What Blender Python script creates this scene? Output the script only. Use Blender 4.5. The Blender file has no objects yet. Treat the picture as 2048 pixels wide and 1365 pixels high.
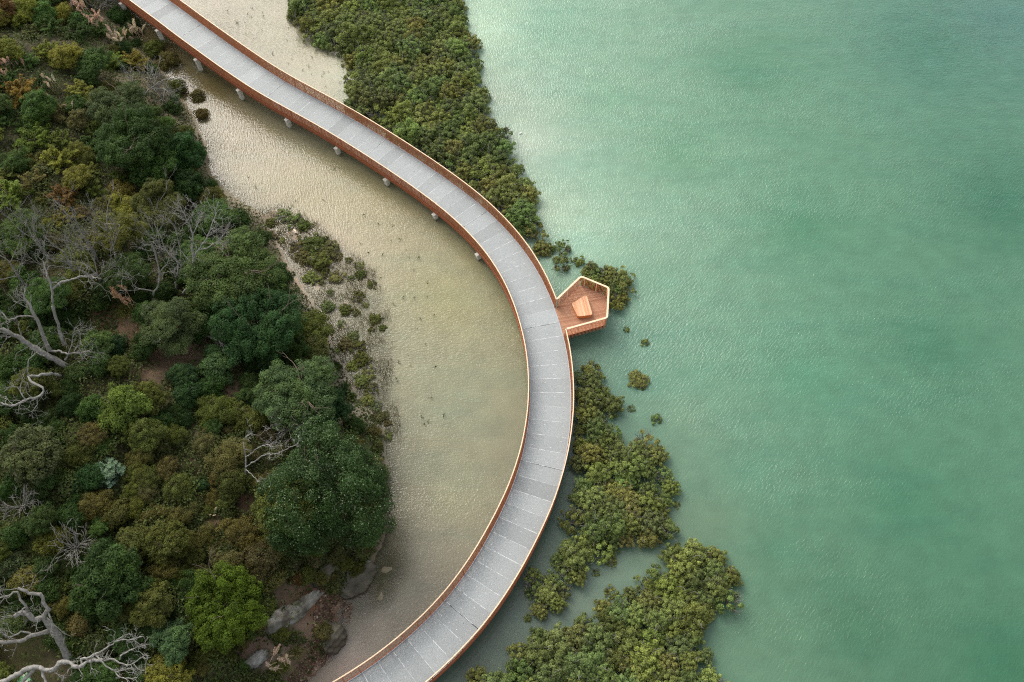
import bpy, math, random
import numpy as np
from mathutils import Vector

rng = np.random.default_rng(11)
random.seed(11)
S = bpy.context.scene
COL = S.collection
R = math.radians

# ------------------------------------------------------------------ camera model
HC, TILT, F = 75.2, R(32.7), 1880.0


def rays(p):
    p = np.atleast_2d(np.asarray(p, float))
    x = (p[:, 0] - 1024) / F
    y = -(p[:, 1] - 682.5) / F
    return np.stack([x, math.sin(TILT) + y * math.cos(TILT), -math.cos(TILT) + y * math.sin(TILT)], 1)


def at(p, z=0.0):
    """where the sight line through pixel p meets height z"""
    d = rays(p)
    t = (HC - np.asarray(z)) / (-d[:, 2])
    return d[:, :2] * t[:, None]


def pxm(u, v):
    """pixels per metre near the ground there"""
    p = at([(u, v)], 1.0)[0]
    depth = math.sin(TILT) * p[1] + math.cos(TILT) * (HC - 1.0)
    return F / depth


cam = bpy.data.cameras.new('camera')
cam.sensor_width = 36
cam.lens = F / 2048 * 36
cam.clip_end = 20000
cam.clip_start = 0.5
co = bpy.data.objects.new('camera', cam)
co.location = (0, 0, HC)
co.rotation_euler = (TILT, 0, 0)
COL.objects.link(co)
S.camera = co

# ------------------------------------------------------------------ light
SUN_AZ = math.atan2(0.80, -0.60)      # towards the sun: up and left in the picture
SUN_EL = R(41)
sd = Vector((math.cos(SUN_AZ) * math.cos(SUN_EL), math.sin(SUN_AZ) * math.cos(SUN_EL), math.sin(SUN_EL)))
sl = bpy.data.lights.new('sun', 'SUN')
sl.energy = 0.65
sl.angle = R(40)
sl.color = (1.0, 0.86, 0.68)
so = bpy.data.objects.new('sun', sl)
so.rotation_euler = (-sd).to_track_quat('-Z', 'Y').to_euler()
COL.objects.link(so)
W = bpy.data.worlds.new('World')
S.world = W
W.use_nodes = True
wn = W.node_tree
bg = wn.nodes['Background']
sky = wn.nodes.new('ShaderNodeTexSky')
sky.sky_type = 'NISHITA'
sky.sun_disc = False
sky.sun_elevation = SUN_EL
sky.sun_rotation = math.pi / 2 - SUN_AZ
sky.air_density = 1.0
sky.dust_density = 3.5
sky.ozone_density = 0.8
hs = wn.nodes.new('ShaderNodeHueSaturation')
hs.inputs['Saturation'].default_value = 0.24
wn.links.new(sky.outputs['Color'], hs.inputs['Color'])
wn.links.new(hs.outputs['Color'], bg.inputs['Color'])
bg.inputs['Strength'].default_value = 0.15
S.view_settings.view_transform = 'Standard'
S.view_settings.look = 'None'
S.view_settings.gamma = 1
S.view_settings.exposure = 1.17
S.cycles.use_denoising = False
S.cycles.filter_width = 1.15
S.cycles.max_bounces = 6
S.cycles.transparent_max_bounces = 8
S.cycles.caustics_reflective = False
S.cycles.caustics_refractive = False


# ------------------------------------------------------------------ material helpers
class NT:
    def __init__(s, name):
        s.m = bpy.data.materials.new(name)
        s.m.use_nodes = True
        s.t = s.m.node_tree
        s.b = s.t.nodes['Principled BSDF']
        s.out = s.t.nodes['Material Output']

    def n(s, kind, **kw):
        q = s.t.nodes.new('ShaderNode' + kind)
        for k, v in kw.items():
            if k in q.inputs and not hasattr(q, k):
                q.inputs[k].default_value = v
            else:
                setattr(q, k, v)
        return q

    def set(s, sock, v):
        if isinstance(v, bpy.types.NodeSocket):
            s.t.links.new(v, sock)
        else:
            sock.default_value = v

    def noise(s, scale, detail=4, rough=0.55, vec=None, w=None):
        q = s.n('TexNoise')
        q.inputs['Scale'].default_value = scale
        q.inputs['Detail'].default_value = detail
        q.inputs['Roughness'].default_value = rough
        if vec is not None:
            s.t.links.new(vec, q.inputs['Vector'])
        return q.outputs['Fac']

    def ramp(s, fac, stops):
        q = s.n('ValToRGB')
        s.t.links.new(fac, q.inputs['Fac'])
        e = q.color_ramp.elements
        while len(e) < len(stops):
            e.new(0.5)
        for k, (p, c) in enumerate(stops):
            e[k].position = p
            e[k].color = (*c, 1) if not isinstance(c, (int, float)) else (c, c, c, 1)
        return q.outputs['Color']

    def mix(s, fac, a, b, blend='MIX'):
        q = s.n('Mix', data_type='RGBA', blend_type=blend)
        s.set(q.inputs['Factor'], fac)
        for i, v in ((6, a), (7, b)):
            s.set(q.inputs[i], v if isinstance(v, bpy.types.NodeSocket) else (*v, 1))
        return q.outputs[2]

    def math(s, op, a, b=0.0, c=None):
        q = s.n('Math', operation=op)
        s.set(q.inputs[0], a)
        s.set(q.inputs[1], b)
        if c is not None:
            s.set(q.inputs[2], c)
        return q.outputs[0]

    def attr(s, name):
        q = s.n('Attribute', attribute_name=name)
        return q

    def pos(s):
        return s.n('NewGeometry').outputs['Position']

    def bump(s, h, strength=0.5, dist=0.05):
        q = s.n('Bump')
        q.inputs['Strength'].default_value = strength
        q.inputs['Distance'].default_value = dist
        s.t.links.new(h, q.inputs['Height'])
        return q.outputs['Normal']

    def base(s, col, rough=0.7, spec=0.3, metal=0.0):
        s.set(s.b.inputs['Base Color'], col if isinstance(col, bpy.types.NodeSocket) else (*col, 1))
        s.set(s.b.inputs['Roughness'], rough)
        s.b.inputs['Specular IOR Level'].default_value = spec
        s.b.inputs['Metallic'].default_value = metal


M = {}


def simple(name, c1, c2, scale, rough=0.75, spec=0.3, bump=0.0, detail=5):
    t = NT(name)
    f = t.noise(scale, detail, vec=t.pos())
    t.base(t.ramp(f, [(0.3, c1), (0.7, c2)]), rough, spec)
    if bump:
        t.set(t.b.inputs['Normal'], t.bump(f, bump))
    M[name] = t.m
    return t


# weathering-steel / oiled hardwood slats of the railings
t = NT('rust_slats')
p = t.pos()
f1 = t.noise(0.45, 3, vec=p)
f2 = t.noise(9.0, 3, vec=p)
c = t.mix(f2, (0.30, 0.115, 0.05), (0.46, 0.19, 0.085))
c = t.mix(t.ramp(f1, [(0.42, 0.0), (0.62, 1.0)]), c, (0.35, 0.15, 0.07))
t.base(c, 0.6, 0.35)
M['rust_slats'] = t.m
t = NT('rust_beam')
p = t.pos()
c = t.mix(t.noise(1.1, 5, vec=p), (0.23, 0.06, 0.028), (0.32, 0.10, 0.042))
t.base(c, 0.6, 0.3)
M['rust_beam'] = t.m
simple('pale_timber', (0.64, 0.45, 0.29), (0.74, 0.56, 0.38), 3.0, 0.55, 0.35)
t = NT('concrete_pier')
f = t.noise(2.3, 5, 0.6, vec=t.pos())
zz = t.n('SeparateXYZ')
t.t.links.new(t.pos(), zz.inputs[0])
c = t.ramp(f, [(0.3, (0.52, 0.50, 0.43)), (0.7, (0.70, 0.68, 0.60))])
tide = t.math('ADD', zz.outputs[2], t.math('MULTIPLY', f, 0.5))
c = t.mix(t.ramp(tide, [(0.30, 1.0), (0.55, 0.0)]), c, (0.16, 0.15, 0.10))
t.base(c, 0.85, 0.2)
M['concrete_pier'] = t.m
simple('joint_mortar', (0.40, 0.42, 0.42), (0.58, 0.60, 0.595), 4.0, 0.8, 0.2)
simple('edge_steel', (0.33, 0.36, 0.40), (0.42, 0.45, 0.49), 2.0, 0.6, 0.4)
# concrete deck panels, each its own tone
t = NT('deck_concrete')
p = t.pos()
tone = t.attr('tone').outputs['Fac']
f1 = t.noise(0.8, 6, 0.65, vec=p)
f2 = t.noise(6.0, 5, 0.6, vec=p)
c = t.mix(f1, (0.214, 0.236, 0.236), (0.270, 0.292, 0.289))
c = t.mix(t.math('MULTIPLY', t.ramp(f2, [(0.45, 0.0), (0.75, 1.0)]), 0.35), c, (0.375, 0.392, 0.39))
f3 = t.noise(2.2, 5, 0.7, vec=p)
c = t.mix(t.math('MULTIPLY', t.ramp(f3, [(0.56, 0.0), (0.66, 1.0)]), 0.16), c, (0.43, 0.445, 0.44))
c = t.mix(1.0, c, tone, 'MULTIPLY')
t.base(c, 0.62, 0.4)
t.set(t.b.inputs['Normal'], t.bump(t.noise(30, 4, vec=p), 0.15, 0.01))
M['deck_concrete'] = t.m


def wood(name, a, b, c_):
    t = NT(name)
    tone = t.attr('tone').outputs['Fac']
    f = t.noise(2.0, 5, 0.6, vec=t.pos())
    c = t.mix(f, a, b)
    c = t.mix(tone, c, c_)
    t.base(c, 0.6, 0.3)
    M[name] = t.m


wood('deck_boards', (0.24, 0.100, 0.050), (0.30, 0.138, 0.072), (0.41, 0.22, 0.13))
wood('seat_boards', (0.45, 0.20, 0.098), (0.54, 0.26, 0.130), (0.68, 0.42, 0.25))
simple('seat_side', (0.50, 0.17, 0.045), (0.58, 0.215, 0.06), 3, 0.55, 0.35)
simple('lookout_slats', (0.50, 0.17, 0.075), (0.60, 0.235, 0.11), 5, 0.6, 0.3)

# bare wood
t = NT('grey_bark')
f = t.noise(5.0, 6, 0.65, vec=t.pos())
t.base(t.ramp(f, [(0.3, (0.10, 0.09, 0.078)), (0.55, (0.20, 0.19, 0.17)), (0.8, (0.32, 0.31, 0.29))]), 0.85, 0.15)
t.set(t.b.inputs['Normal'], t.bump(f, 0.6, 0.05))
M['grey_bark'] = t.m
simple('bleached_bark', (0.13, 0.125, 0.11), (0.29, 0.28, 0.255), 4, 0.85, 0.15, 0.3)
simple('brown_bark', (0.10, 0.075, 0.055), (0.19, 0.15, 0.115), 5, 0.9, 0.1, 0.4)


# foliage: colour comes from the object, tone from each leaf
def foliage(name, spec=0.10, rough=0.6, trans=0.38, warm=(1.22, 1.14, 0.6), glint=None):
    t = NT(name)
    oi = t.n('ObjectInfo')
    tone = t.attr('tone').outputs['Fac']
    base = oi.outputs['Color']
    wq = t.mix(1.0, base, warm, 'MULTIPLY')
    big = t.noise(0.55, 2, vec=t.pos())
    fac = t.math('MULTIPLY', t.ramp(big, [(0.38, 0.0), (0.66, 1.0)]), 0.38)
    c = t.mix(fac, base, wq)
    vm = t.n('VectorMath', operation='SCALE')
    t.set(vm.inputs[0], c)
    t.set(vm.inputs['Scale'], tone)
    c = vm.outputs[0]
    if glint:
        fl = t.math('GREATER_THAN', tone, 1.75)  # painted leaf shine: the highest tones take a paler colour
        c = t.mix(fl, c, glint)
    t.base(c, rough, spec)
    tr = t.n('BsdfTranslucent')
    t.set(tr.inputs['Color'], c)
    mx = t.n('MixShader')
    mx.inputs[0].default_value = trans
    t.t.links.new(t.b.outputs[0], mx.inputs[1])
    t.t.links.new(tr.outputs[0], mx.inputs[2])
    t.t.links.new(mx.outputs[0], t.out.inputs['Surface'])
    M[name] = t.m


foliage('leaves')
foliage('glossy_leaves', 0.12, 0.42, 0.12, (1.2, 1.15, 0.8), glint=(0.17, 0.22, 0.11))
foliage('mangrove_leaves', trans=0.38, warm=(1.10, 1.05, 0.80))
foliage('plumes', 0.1, 0.8, 0.35, (1.1, 1.0, 0.9))

simple('boulder_rock', (0.045, 0.042, 0.028), (0.105, 0.095, 0.068), 1.2, 0.8, 0.3, 0.5)
t = NT('white_rock')
f = t.noise(0.9, 7, 0.65, vec=t.pos())
t.base(t.ramp(f, [(0.38, (0.055, 0.05, 0.038)), (0.52, (0.13, 0.125, 0.105)), (0.68, (0.28, 0.285, 0.27))]), 0.85, 0.2)
t.set(t.b.inputs['Normal'], t.bump(f, 0.8, 0.15))
M['white_rock'] = t.m
t = NT('pebble')
tone = t.attr('tone').outputs['Fac']
t.base(t.ramp(tone, [(0.0, (0.045, 0.03, 0.022)), (0.5, (0.13, 0.08, 0.055)), (0.85, (0.22, 0.15, 0.10)), (1.0, (0.36, 0.31, 0.24))]), 0.8, 0.3)
M['pebble'] = t.m
simple('driftwood', (0.62, 0.44, 0.32), (0.80, 0.64, 0.50), 3, 0.8, 0.2)
simple('white_bird', (0.75, 0.75, 0.72), (0.85, 0.85, 0.83), 5, 0.7, 0.2)
t = NT('green_panel')
vv = t.n('TexVoronoi')
vv.inputs['Scale'].default_value = 5.0
t.t.links.new(t.pos(), vv.inputs['Vector'])
t.base(t.ramp(vv.outputs['Distance'], [(0.22, (0.62, 0.45, 0.32)), (0.34, (0.62, 0.66, 0.55)), (0.45, (0.13, 0.30, 0.14))]), 0.5, 0.4)
M['green_panel'] = t.m


# ------------------------------------------------------------------ mesh helpers
def tag(o, label=None, cat=None, group=None, kind=None):
    for k, v in (('label', label), ('category', cat), ('group', group), ('kind', kind)):
        if v:
            o[k] = v
    return o


def link(name, me, parent=None, loc=None):
    o = bpy.data.objects.new(name, me)
    COL.objects.link(o)
    if parent:
        o.parent = parent
    if loc is not None:
        o.location = loc
    return o


def np_mesh(name, V, Fq, mats, mi=None, tone=None, smooth=False, col=None):
    """quads or triangles (all the same size) straight from arrays"""
    V = np.asarray(V, np.float32)
    Fq = np.asarray(Fq, np.int32)
    me = bpy.data.meshes.new(name)
    k = Fq.shape[1]
    me.vertices.add(len(V))
    me.vertices.foreach_set('co', V.ravel())
    me.loops.add(Fq.size)
    me.loops.foreach_set('vertex_index', Fq.ravel())
    me.polygons.add(len(Fq))
    me.polygons.foreach_set('loop_start', np.arange(len(Fq), dtype=np.int32) * k)
    me.polygons.foreach_set('loop_total', np.full(len(Fq), k, np.int32))
    for m in mats:
        me.materials.append(M[m])
    if mi is not None:
        me.polygons.foreach_set('material_index', np.asarray(mi, np.int32))
    if smooth:
        me.polygons.foreach_set('use_smooth', np.ones(len(Fq), bool))
    if tone is not None:
        a = me.attributes.new('tone', 'FLOAT', 'FACE')
        a.data.foreach_set('value', np.asarray(tone, np.float32))
    if col is not None:
        for nm, arr in col.items():
            if arr.ndim == 1:
                a = me.attributes.new(nm, 'FLOAT', 'POINT')
                a.data.foreach_set('value', arr.astype(np.float32))
            else:
                a = me.attributes.new(nm, 'FLOAT_COLOR', 'POINT')
                c4 = np.ones((len(arr), 4), np.float32)
                c4[:, :3] = arr
                a.data.foreach_set('color', c4.ravel())
    me.update(calc_edges=True)
    return me


class MB:
    """collects boxes and prisms into one mesh; faces may carry a tone and a material"""
    def __init__(s):
        s.v, s.f, s.t, s.m = [], [], [], []

    def box(s, c, ax, ay, az, hx, hy, hz, tone=0.0, m=0):
        c, ax, ay, az = (np.asarray(q, float) for q in (c, ax, ay, az))
        b = len(s.v)
        for sx, sy, sz in ((-1, -1, -1), (1, -1, -1), (1, 1, -1), (-1, 1, -1), (-1, -1, 1), (1, -1, 1), (1, 1, 1), (-1, 1, 1)):
            s.v.append(c + ax * hx * sx + ay * hy * sy + az * hz * sz)
        for q in ((0, 3, 2, 1), (4, 5, 6, 7), (0, 1, 5, 4), (1, 2, 6, 5), (2, 3, 7, 6), (3, 0, 4, 7)):
            s.f.append([b + i for i in q])
            s.t.append(tone)
            s.m.append(m)

    def hexa(s, bottom, top, tone=0.0, m=0):
        b = len(s.v)
        s.v += [np.asarray(q, float) for q in bottom] + [np.asarray(q, float) for q in top]
        for q in ((0, 3, 2, 1), (4, 5, 6, 7), (0, 1, 5, 4), (1, 2, 6, 5), (2, 3, 7, 6), (3, 0, 4, 7)):
            s.f.append([b + i for i in q])
            s.t.append(tone)
            s.m.append(m)

    def prism(s, poly, z0, z1, tone=0.0, m=0, top=None):
        n = len(poly)
        b = len(s.v)
        q2 = poly if top is None else top
        s.v += [np.array((x, y, z0)) for x, y in poly] + [np.array((x, y, z1)) for x, y in q2]
        s.f.append([b + i for i in range(n)][::-1])
        s.f.append([b + n + i for i in range(n)])
        for i in range(n):
            j = (i + 1) % n
            s.f.append([b + i, b + j, b + n + j, b + n + i])
        s.t += [tone] * (n + 2)
        s.m += [m] * (n + 2)

    def sweep(s, frames, prof, tone=0.0, m=0, cap=True):
        """frames: list of (point, side, up); prof: list of (a, b) in side/up"""
        b = len(s.v)
        n = len(prof)
        for (p, sd_, up) in frames:
            for (a, c) in prof:
                s.v.append(np.asarray(p) + np.asarray(sd_) * a + np.asarray(up) * c)
        for i in range(len(frames) - 1):
            for j in range(n):
                k = (j + 1) % n
                s.f.append([b + i * n + j, b + i * n + k, b + (i + 1) * n + k, b + (i + 1) * n + j])
                s.t.append(tone)
                s.m.append(m)
        if cap:
            s.f.append([b + j for j in range(n)][::-1])
            s.f.append([b + (len(frames) - 1) * n + j for j in range(n)])
            s.t += [tone] * 2
            s.m += [m] * 2

    def build(s, name, mats, parent=None, smooth=False):
        me = bpy.data.meshes.new(name)
        me.from_pydata([tuple(q) for q in s.v], [], s.f)
        for q in mats:
            me.materials.append(M[q])
        me.polygons.foreach_set('material_index', np.asarray(s.m, np.int32))
        a = me.attributes.new('tone', 'FLOAT', 'FACE')
        a.data.foreach_set('value', np.asarray(s.t, np.float32))
        if smooth:
            me.polygons.foreach_set('use_smooth', np.ones(len(s.f), bool))
        me.update()
        return link(name, me, parent)


def empty(name, loc=(0, 0, 0)):
    o = bpy.data.objects.new(name, None)
    o.empty_display_size = 0.3
    COL.objects.link(o)
    o.location = loc
    return o


UP = np.array((0, 0, 1.0))

# ------------------------------------------------------------------ terrain
SHORE_PX = [(225, -30), (240, 10), (262, 60), (300, 110), (345, 175), (385, 235), (408, 290), (415, 345), (455, 390),
            (520, 430), (545, 470), (575, 540), (625, 610), (655, 680), (690, 745), (715, 800), (765, 860), (775, 960),
            (772, 1060), (752, 1110), (725, 1150), (690, 1185), (668, 1225), (672, 1270), (650, 1310), (610, 1365), (575, 1400)]
sh = at(SHORE_PX, 0.0)
LAND = np.vstack([[(-260, 420), (-90, 160), (-52, 108)], sh, [(-24, 6), (-34, -60), (-60, -400), (-900, -400), (-900, 420)]])
MARSH = at([(520, 425), (570, 410), (640, 455), (690, 500), (745, 545), (778, 640), (780, 760), (800, 890), (770, 870), (720, 800), (690, 745), (640, 610), (575, 500)], 0)
REEF = at([(770, 1090), (805, 1080), (812, 1140), (775, 1215), (725, 1240), (690, 1260), (668, 1240), (700, 1180)], 0)


def seg_dist(P, poly):
    d = np.full(len(P), 1e9)
    for i in range(len(poly)):
        a, b = poly[i], poly[(i + 1) % len(poly)]
        ab = b - a
        tt = np.clip(((P - a) @ ab) / (ab @ ab + 1e-12), 0, 1)
        d = np.minimum(d, np.linalg.norm(P - a - tt[:, None] * ab, axis=1))
    return d


def inside(P, poly):
    x, y = P[:, 0], P[:, 1]
    c = np.zeros(len(P), bool)
    for i in range(len(poly)):
        (x0, y0), (x1, y1) = poly[i], poly[(i + 1) % len(poly)]
        k = ((y0 > y) != (y1 > y)) & (x < (x1 - x0) * (y - y0) / (y1 - y0 + 1e-12) + x0)
        c ^= k
    return c


def sdist(P, poly):
    d = seg_dist(P, poly)
    return np.where(inside(P, poly), d, -d)


_g = rng.normal(size=(6, 64, 64))


def vnoise(P, scale, k=0):
    q = P / scale
    i = np.floor(q).astype(int)
    fr = q - i
    fr = fr * fr * (3 - 2 * fr)
    g = _g[k]
    def v(a, b):
        return g[(i[:, 0] + a) % 64, (i[:, 1] + b) % 64]
    return (v(0, 0) * (1 - fr[:, 0]) * (1 - fr[:, 1]) + v(1, 0) * fr[:, 0] * (1 - fr[:, 1])
            + v(0, 1) * (1 - fr[:, 0]) * fr[:, 1] + v(1, 1) * fr[:, 0] * fr[:, 1])


# deck line (plan + deck height), 2 m apart
CL = [(-40.31, 91.98, 2.55), (-39.15, 90.85, 2.52), (-37.73, 89.53, 2.48), (-36.24, 88.19, 2.44), (-34.75, 86.87, 2.39), (-33.24, 85.55, 2.33), (-31.73, 84.25, 2.27), (-30.21, 82.97, 2.2), (-28.71, 81.75, 2.12), (-27.17, 80.55, 2.05), (-25.59, 79.39, 1.99), (-24.0, 78.29, 1.94), (-22.36, 77.17, 1.89), (-20.71, 76.03, 1.85), (-19.05, 74.85, 1.81), (-17.4, 73.63, 1.77), (-15.79, 72.4, 1.73), (-14.22, 71.17, 1.69), (-12.65, 69.91, 1.66), (-11.07, 68.6, 1.62), (-9.5, 67.27, 1.59), (-7.96, 65.9, 1.56), (-6.45, 64.5, 1.53), (-4.99, 63.04, 1.51), (-3.58, 61.48, 1.48), (-2.26, 59.83, 1.45), (-1.03, 58.07, 1.43), (0.06, 56.21, 1.41), (1.0, 54.25, 1.4), (1.77, 52.25, 1.39), (2.38, 50.23, 1.38), (2.86, 48.19, 1.37), (3.22, 46.09, 1.36), (3.42, 43.95, 1.35), (3.47, 41.81, 1.35), (3.38, 39.69, 1.35), (3.13, 37.57, 1.35), (2.74, 35.47, 1.35), (2.18, 33.39, 1.35), (1.49, 31.37, 1.35), (0.67, 29.44, 1.35), (-0.23, 27.58, 1.35), (-1.22, 25.74, 1.35), (-2.35, 23.91, 1.35), (-3.62, 22.15, 1.35), (-4.99, 20.55, 1.35), (-6.37, 19.15, 1.35)]
CL = np.array(CL)


def land_h(P):
    d = sdist(P, LAND)
    up = np.clip(d, 0, None)
    h = 8.5 * (1 - np.exp(-up / 15.0)) + 0.25 * (1 - np.exp(-up / 0.8))
    h = h + np.clip(up / 4, 0, 1) * (0.35 * vnoise(P, 5.0, 0) + 0.14 * vnoise(P, 1.7, 1))
    dn = np.clip(-d, 0, None)
    bed = -0.42 * (1 - np.exp(-dn / 2.5))
    # the open side of the boardwalk falls away
    m = CL[::2, :2]
    k = ((P[:, None, :] - m[None]) ** 2).sum(-1).argmin(1)
    kk = np.clip(k, 1, len(m) - 2)
    tg = m[np.clip(kk + 1, 0, len(m) - 1)] - m[np.clip(kk - 1, 0, len(m) - 1)]
    tg = tg / np.linalg.norm(tg, axis=1)[:, None]
    side = (P[:, 0] - m[k][:, 0]) * (-tg[:, 1]) + (P[:, 1] - m[k][:, 1]) * tg[:, 0]   # + = open water side
    bed = bed - np.where(d < 0, 0.12 * np.clip(side - 6, 0, 25), 0)
    ms = np.clip(sdist(P, MARSH) / 1.2 + 0.6, 0, 1)
    bed = bed * (1 - ms) + (-0.055 + 0.05 * vnoise(P, 1.6, 2) + 0.02 * vnoise(P, 0.6, 3)) * ms
    rf = np.clip(sdist(P, REEF) / 1.2 + 0.5, 0, 1)
    bed = bed * (1 - rf) + (-0.06 + 0.05 * vnoise(P, 1.0, 4)) * rf
    return np.where(d > 0, h, bed + 0.025 * vnoise(P, 1.3, 5))


def axis(lo, hi, step, far):
    core = list(np.arange(lo, hi + 1e-6, step))
    a, g = [], step
    x = hi
    while x < far:
        g *= 1.35
        x += g
        a.append(x)
    b, g = [], step
    x = lo
    while x > -far:
        g *= 1.35
        x -= g
        b.append(x)
    return np.array(b[::-1] + core + a)


def grid(lox, hix, loy, hiy, step, far):
    X, Y = axis(lox, hix, step, far), axis(loy, hiy, step, far)
    gx, gy = np.meshgrid(X, Y)
    P = np.stack([gx.ravel(), gy.ravel()], 1)
    nx, ny = len(X), len(Y)
    i = (np.arange(ny - 1)[:, None] * nx + np.arange(nx - 1)[None]).ravel()
    return P, np.stack([i, i + 1, i + nx + 1, i + nx], 1)


def idw(P, pts, z=0.0, power=3.2, soft=1.5):
    q = at([p[0] for p in pts], z)
    c = np.array([p[1] for p in pts])
    w = 1.0 / (np.sqrt(((P[:, None] - q[None]) ** 2).sum(-1)) + soft) ** power
    return (w @ c) / w.sum(1)[:, None]


SOIL = (0.045, 0.038, 0.022)
BED = [((u, v), SOIL) for u, v in ((50, 50), (150, 250), (60, 500), (200, 540), (380, 480), (480, 600), (100, 750), (100, 950), (200, 1100), (60, 1200), (300, 960), (450, 760), (560, 700), (620, 780), (250, 1300), (420, 1250), (600, 950), (-300, 300), (-300, 900))] + [
    ((255, 655), (0.13, 0.065, 0.035)), ((330, 705), (0.13, 0.085, 0.055)), ((380, 715), (0.12, 0.08, 0.055)), ((300, 760), (0.10, 0.06, 0.035)),
    ((460, 820), (0.10, 0.065, 0.04)), ((490, 1010), (0.12, 0.06, 0.035)), ((420, 1050), (0.08, 0.055, 0.03)), ((520, 930), (0.09, 0.06, 0.035)),
    ((480, 1080), (0.10, 0.065, 0.035)), ((580, 1090), (0.08, 0.06, 0.04)), ((40, 1330), (0.075, 0.06, 0.025)), ((90, 1300), (0.06, 0.06, 0.022)),
    ((600, 1150), (0.11, 0.095, 0.07)), ((580, 1250), (0.10, 0.085, 0.065)), ((635, 1205), (0.22, 0.085, 0.03)), ((650, 1160), (0.10, 0.085, 0.065)),
    ((510, 1300), (0.18, 0.115, 0.085)), ((540, 1345), (0.11, 0.09, 0.065)), ((620, 1320), (0.12, 0.07, 0.05)), ((660, 1240), (0.09, 0.06, 0.045)),
    ((720, 1200), (0.11, 0.092, 0.055)), ((770, 1150), (0.14, 0.12, 0.07)), ((700, 1300), (0.30, 0.265, 0.225)), ((760, 1260), (0.40, 0.36, 0.28)), ((830, 1170), (0.40, 0.36, 0.27)), ((655, 1345), (0.22, 0.19, 0.16)), ((768, 960), (0.06, 0.05, 0.03)), ((772, 1040), (0.07, 0.055, 0.035)), ((755, 880), (0.09, 0.075, 0.05)), ((420, 330), (0.10, 0.085, 0.055)),
    ((590, 480), (0.291, 0.229, 0.166)), ((580, 540), (0.270, 0.208, 0.151)), ((650, 570), (0.377, 0.325, 0.247)), ((700, 650), (0.351, 0.312, 0.240)), ((690, 740), (0.229, 0.198, 0.156)),
    ((730, 820), (0.286, 0.254, 0.189)), ((650, 650), (0.260, 0.208, 0.162)), ((750, 900), (0.312, 0.280, 0.202)),
    ((430, 240), (0.26, 0.22, 0.16)), ((400, 150), (0.15, 0.115, 0.055)), ((500, 330), (0.34, 0.30, 0.22)), ((800, 600), (0.34, 0.31, 0.22)), ((850, 1000), (0.30, 0.28, 0.19)),
    ((550, 60), (0.38, 0.34, 0.26)), ((650, 180), (0.38, 0.34, 0.26)), ((1300, 500), (0.25, 0.27, 0.2)), ((1800, 700), (0.15, 0.2, 0.15)), ((1200, 1200), (0.14, 0.15, 0.11)), ((1600, 1200), (0.15, 0.2, 0.15))]

P, Fq = grid(-80, 75, -5, 125, 0.62, 3500)
h = land_h(P)
gc = idw(P, BED, 1.0)
me = np_mesh('ground', np.column_stack([P, h]), Fq, [], smooth=True, col={'Col': gc})
t = NT('ground_soil')
p = t.pos()
c = t.attr('Col').outputs['Color']
f = t.noise(1.4, 7, 0.7, vec=p)
f2 = t.noise(11, 5, 0.7, vec=p)
c = t.mix(1.0, c, t.ramp(f, [(0.25, 0.7), (0.75, 1.3)]), 'MULTIPLY')
c = t.mix(1.0, c, t.ramp(f2, [(0.3, 0.85), (0.7, 1.18)]), 'MULTIPLY')
t.base(c, 0.9, 0.15)
t.set(t.b.inputs['Normal'], t.bump(f2, 0.35, 0.05))
M['ground_soil'] = t.m
me.materials.append(t.m)
ground = tag(link('ground', me), kind='structure')

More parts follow.
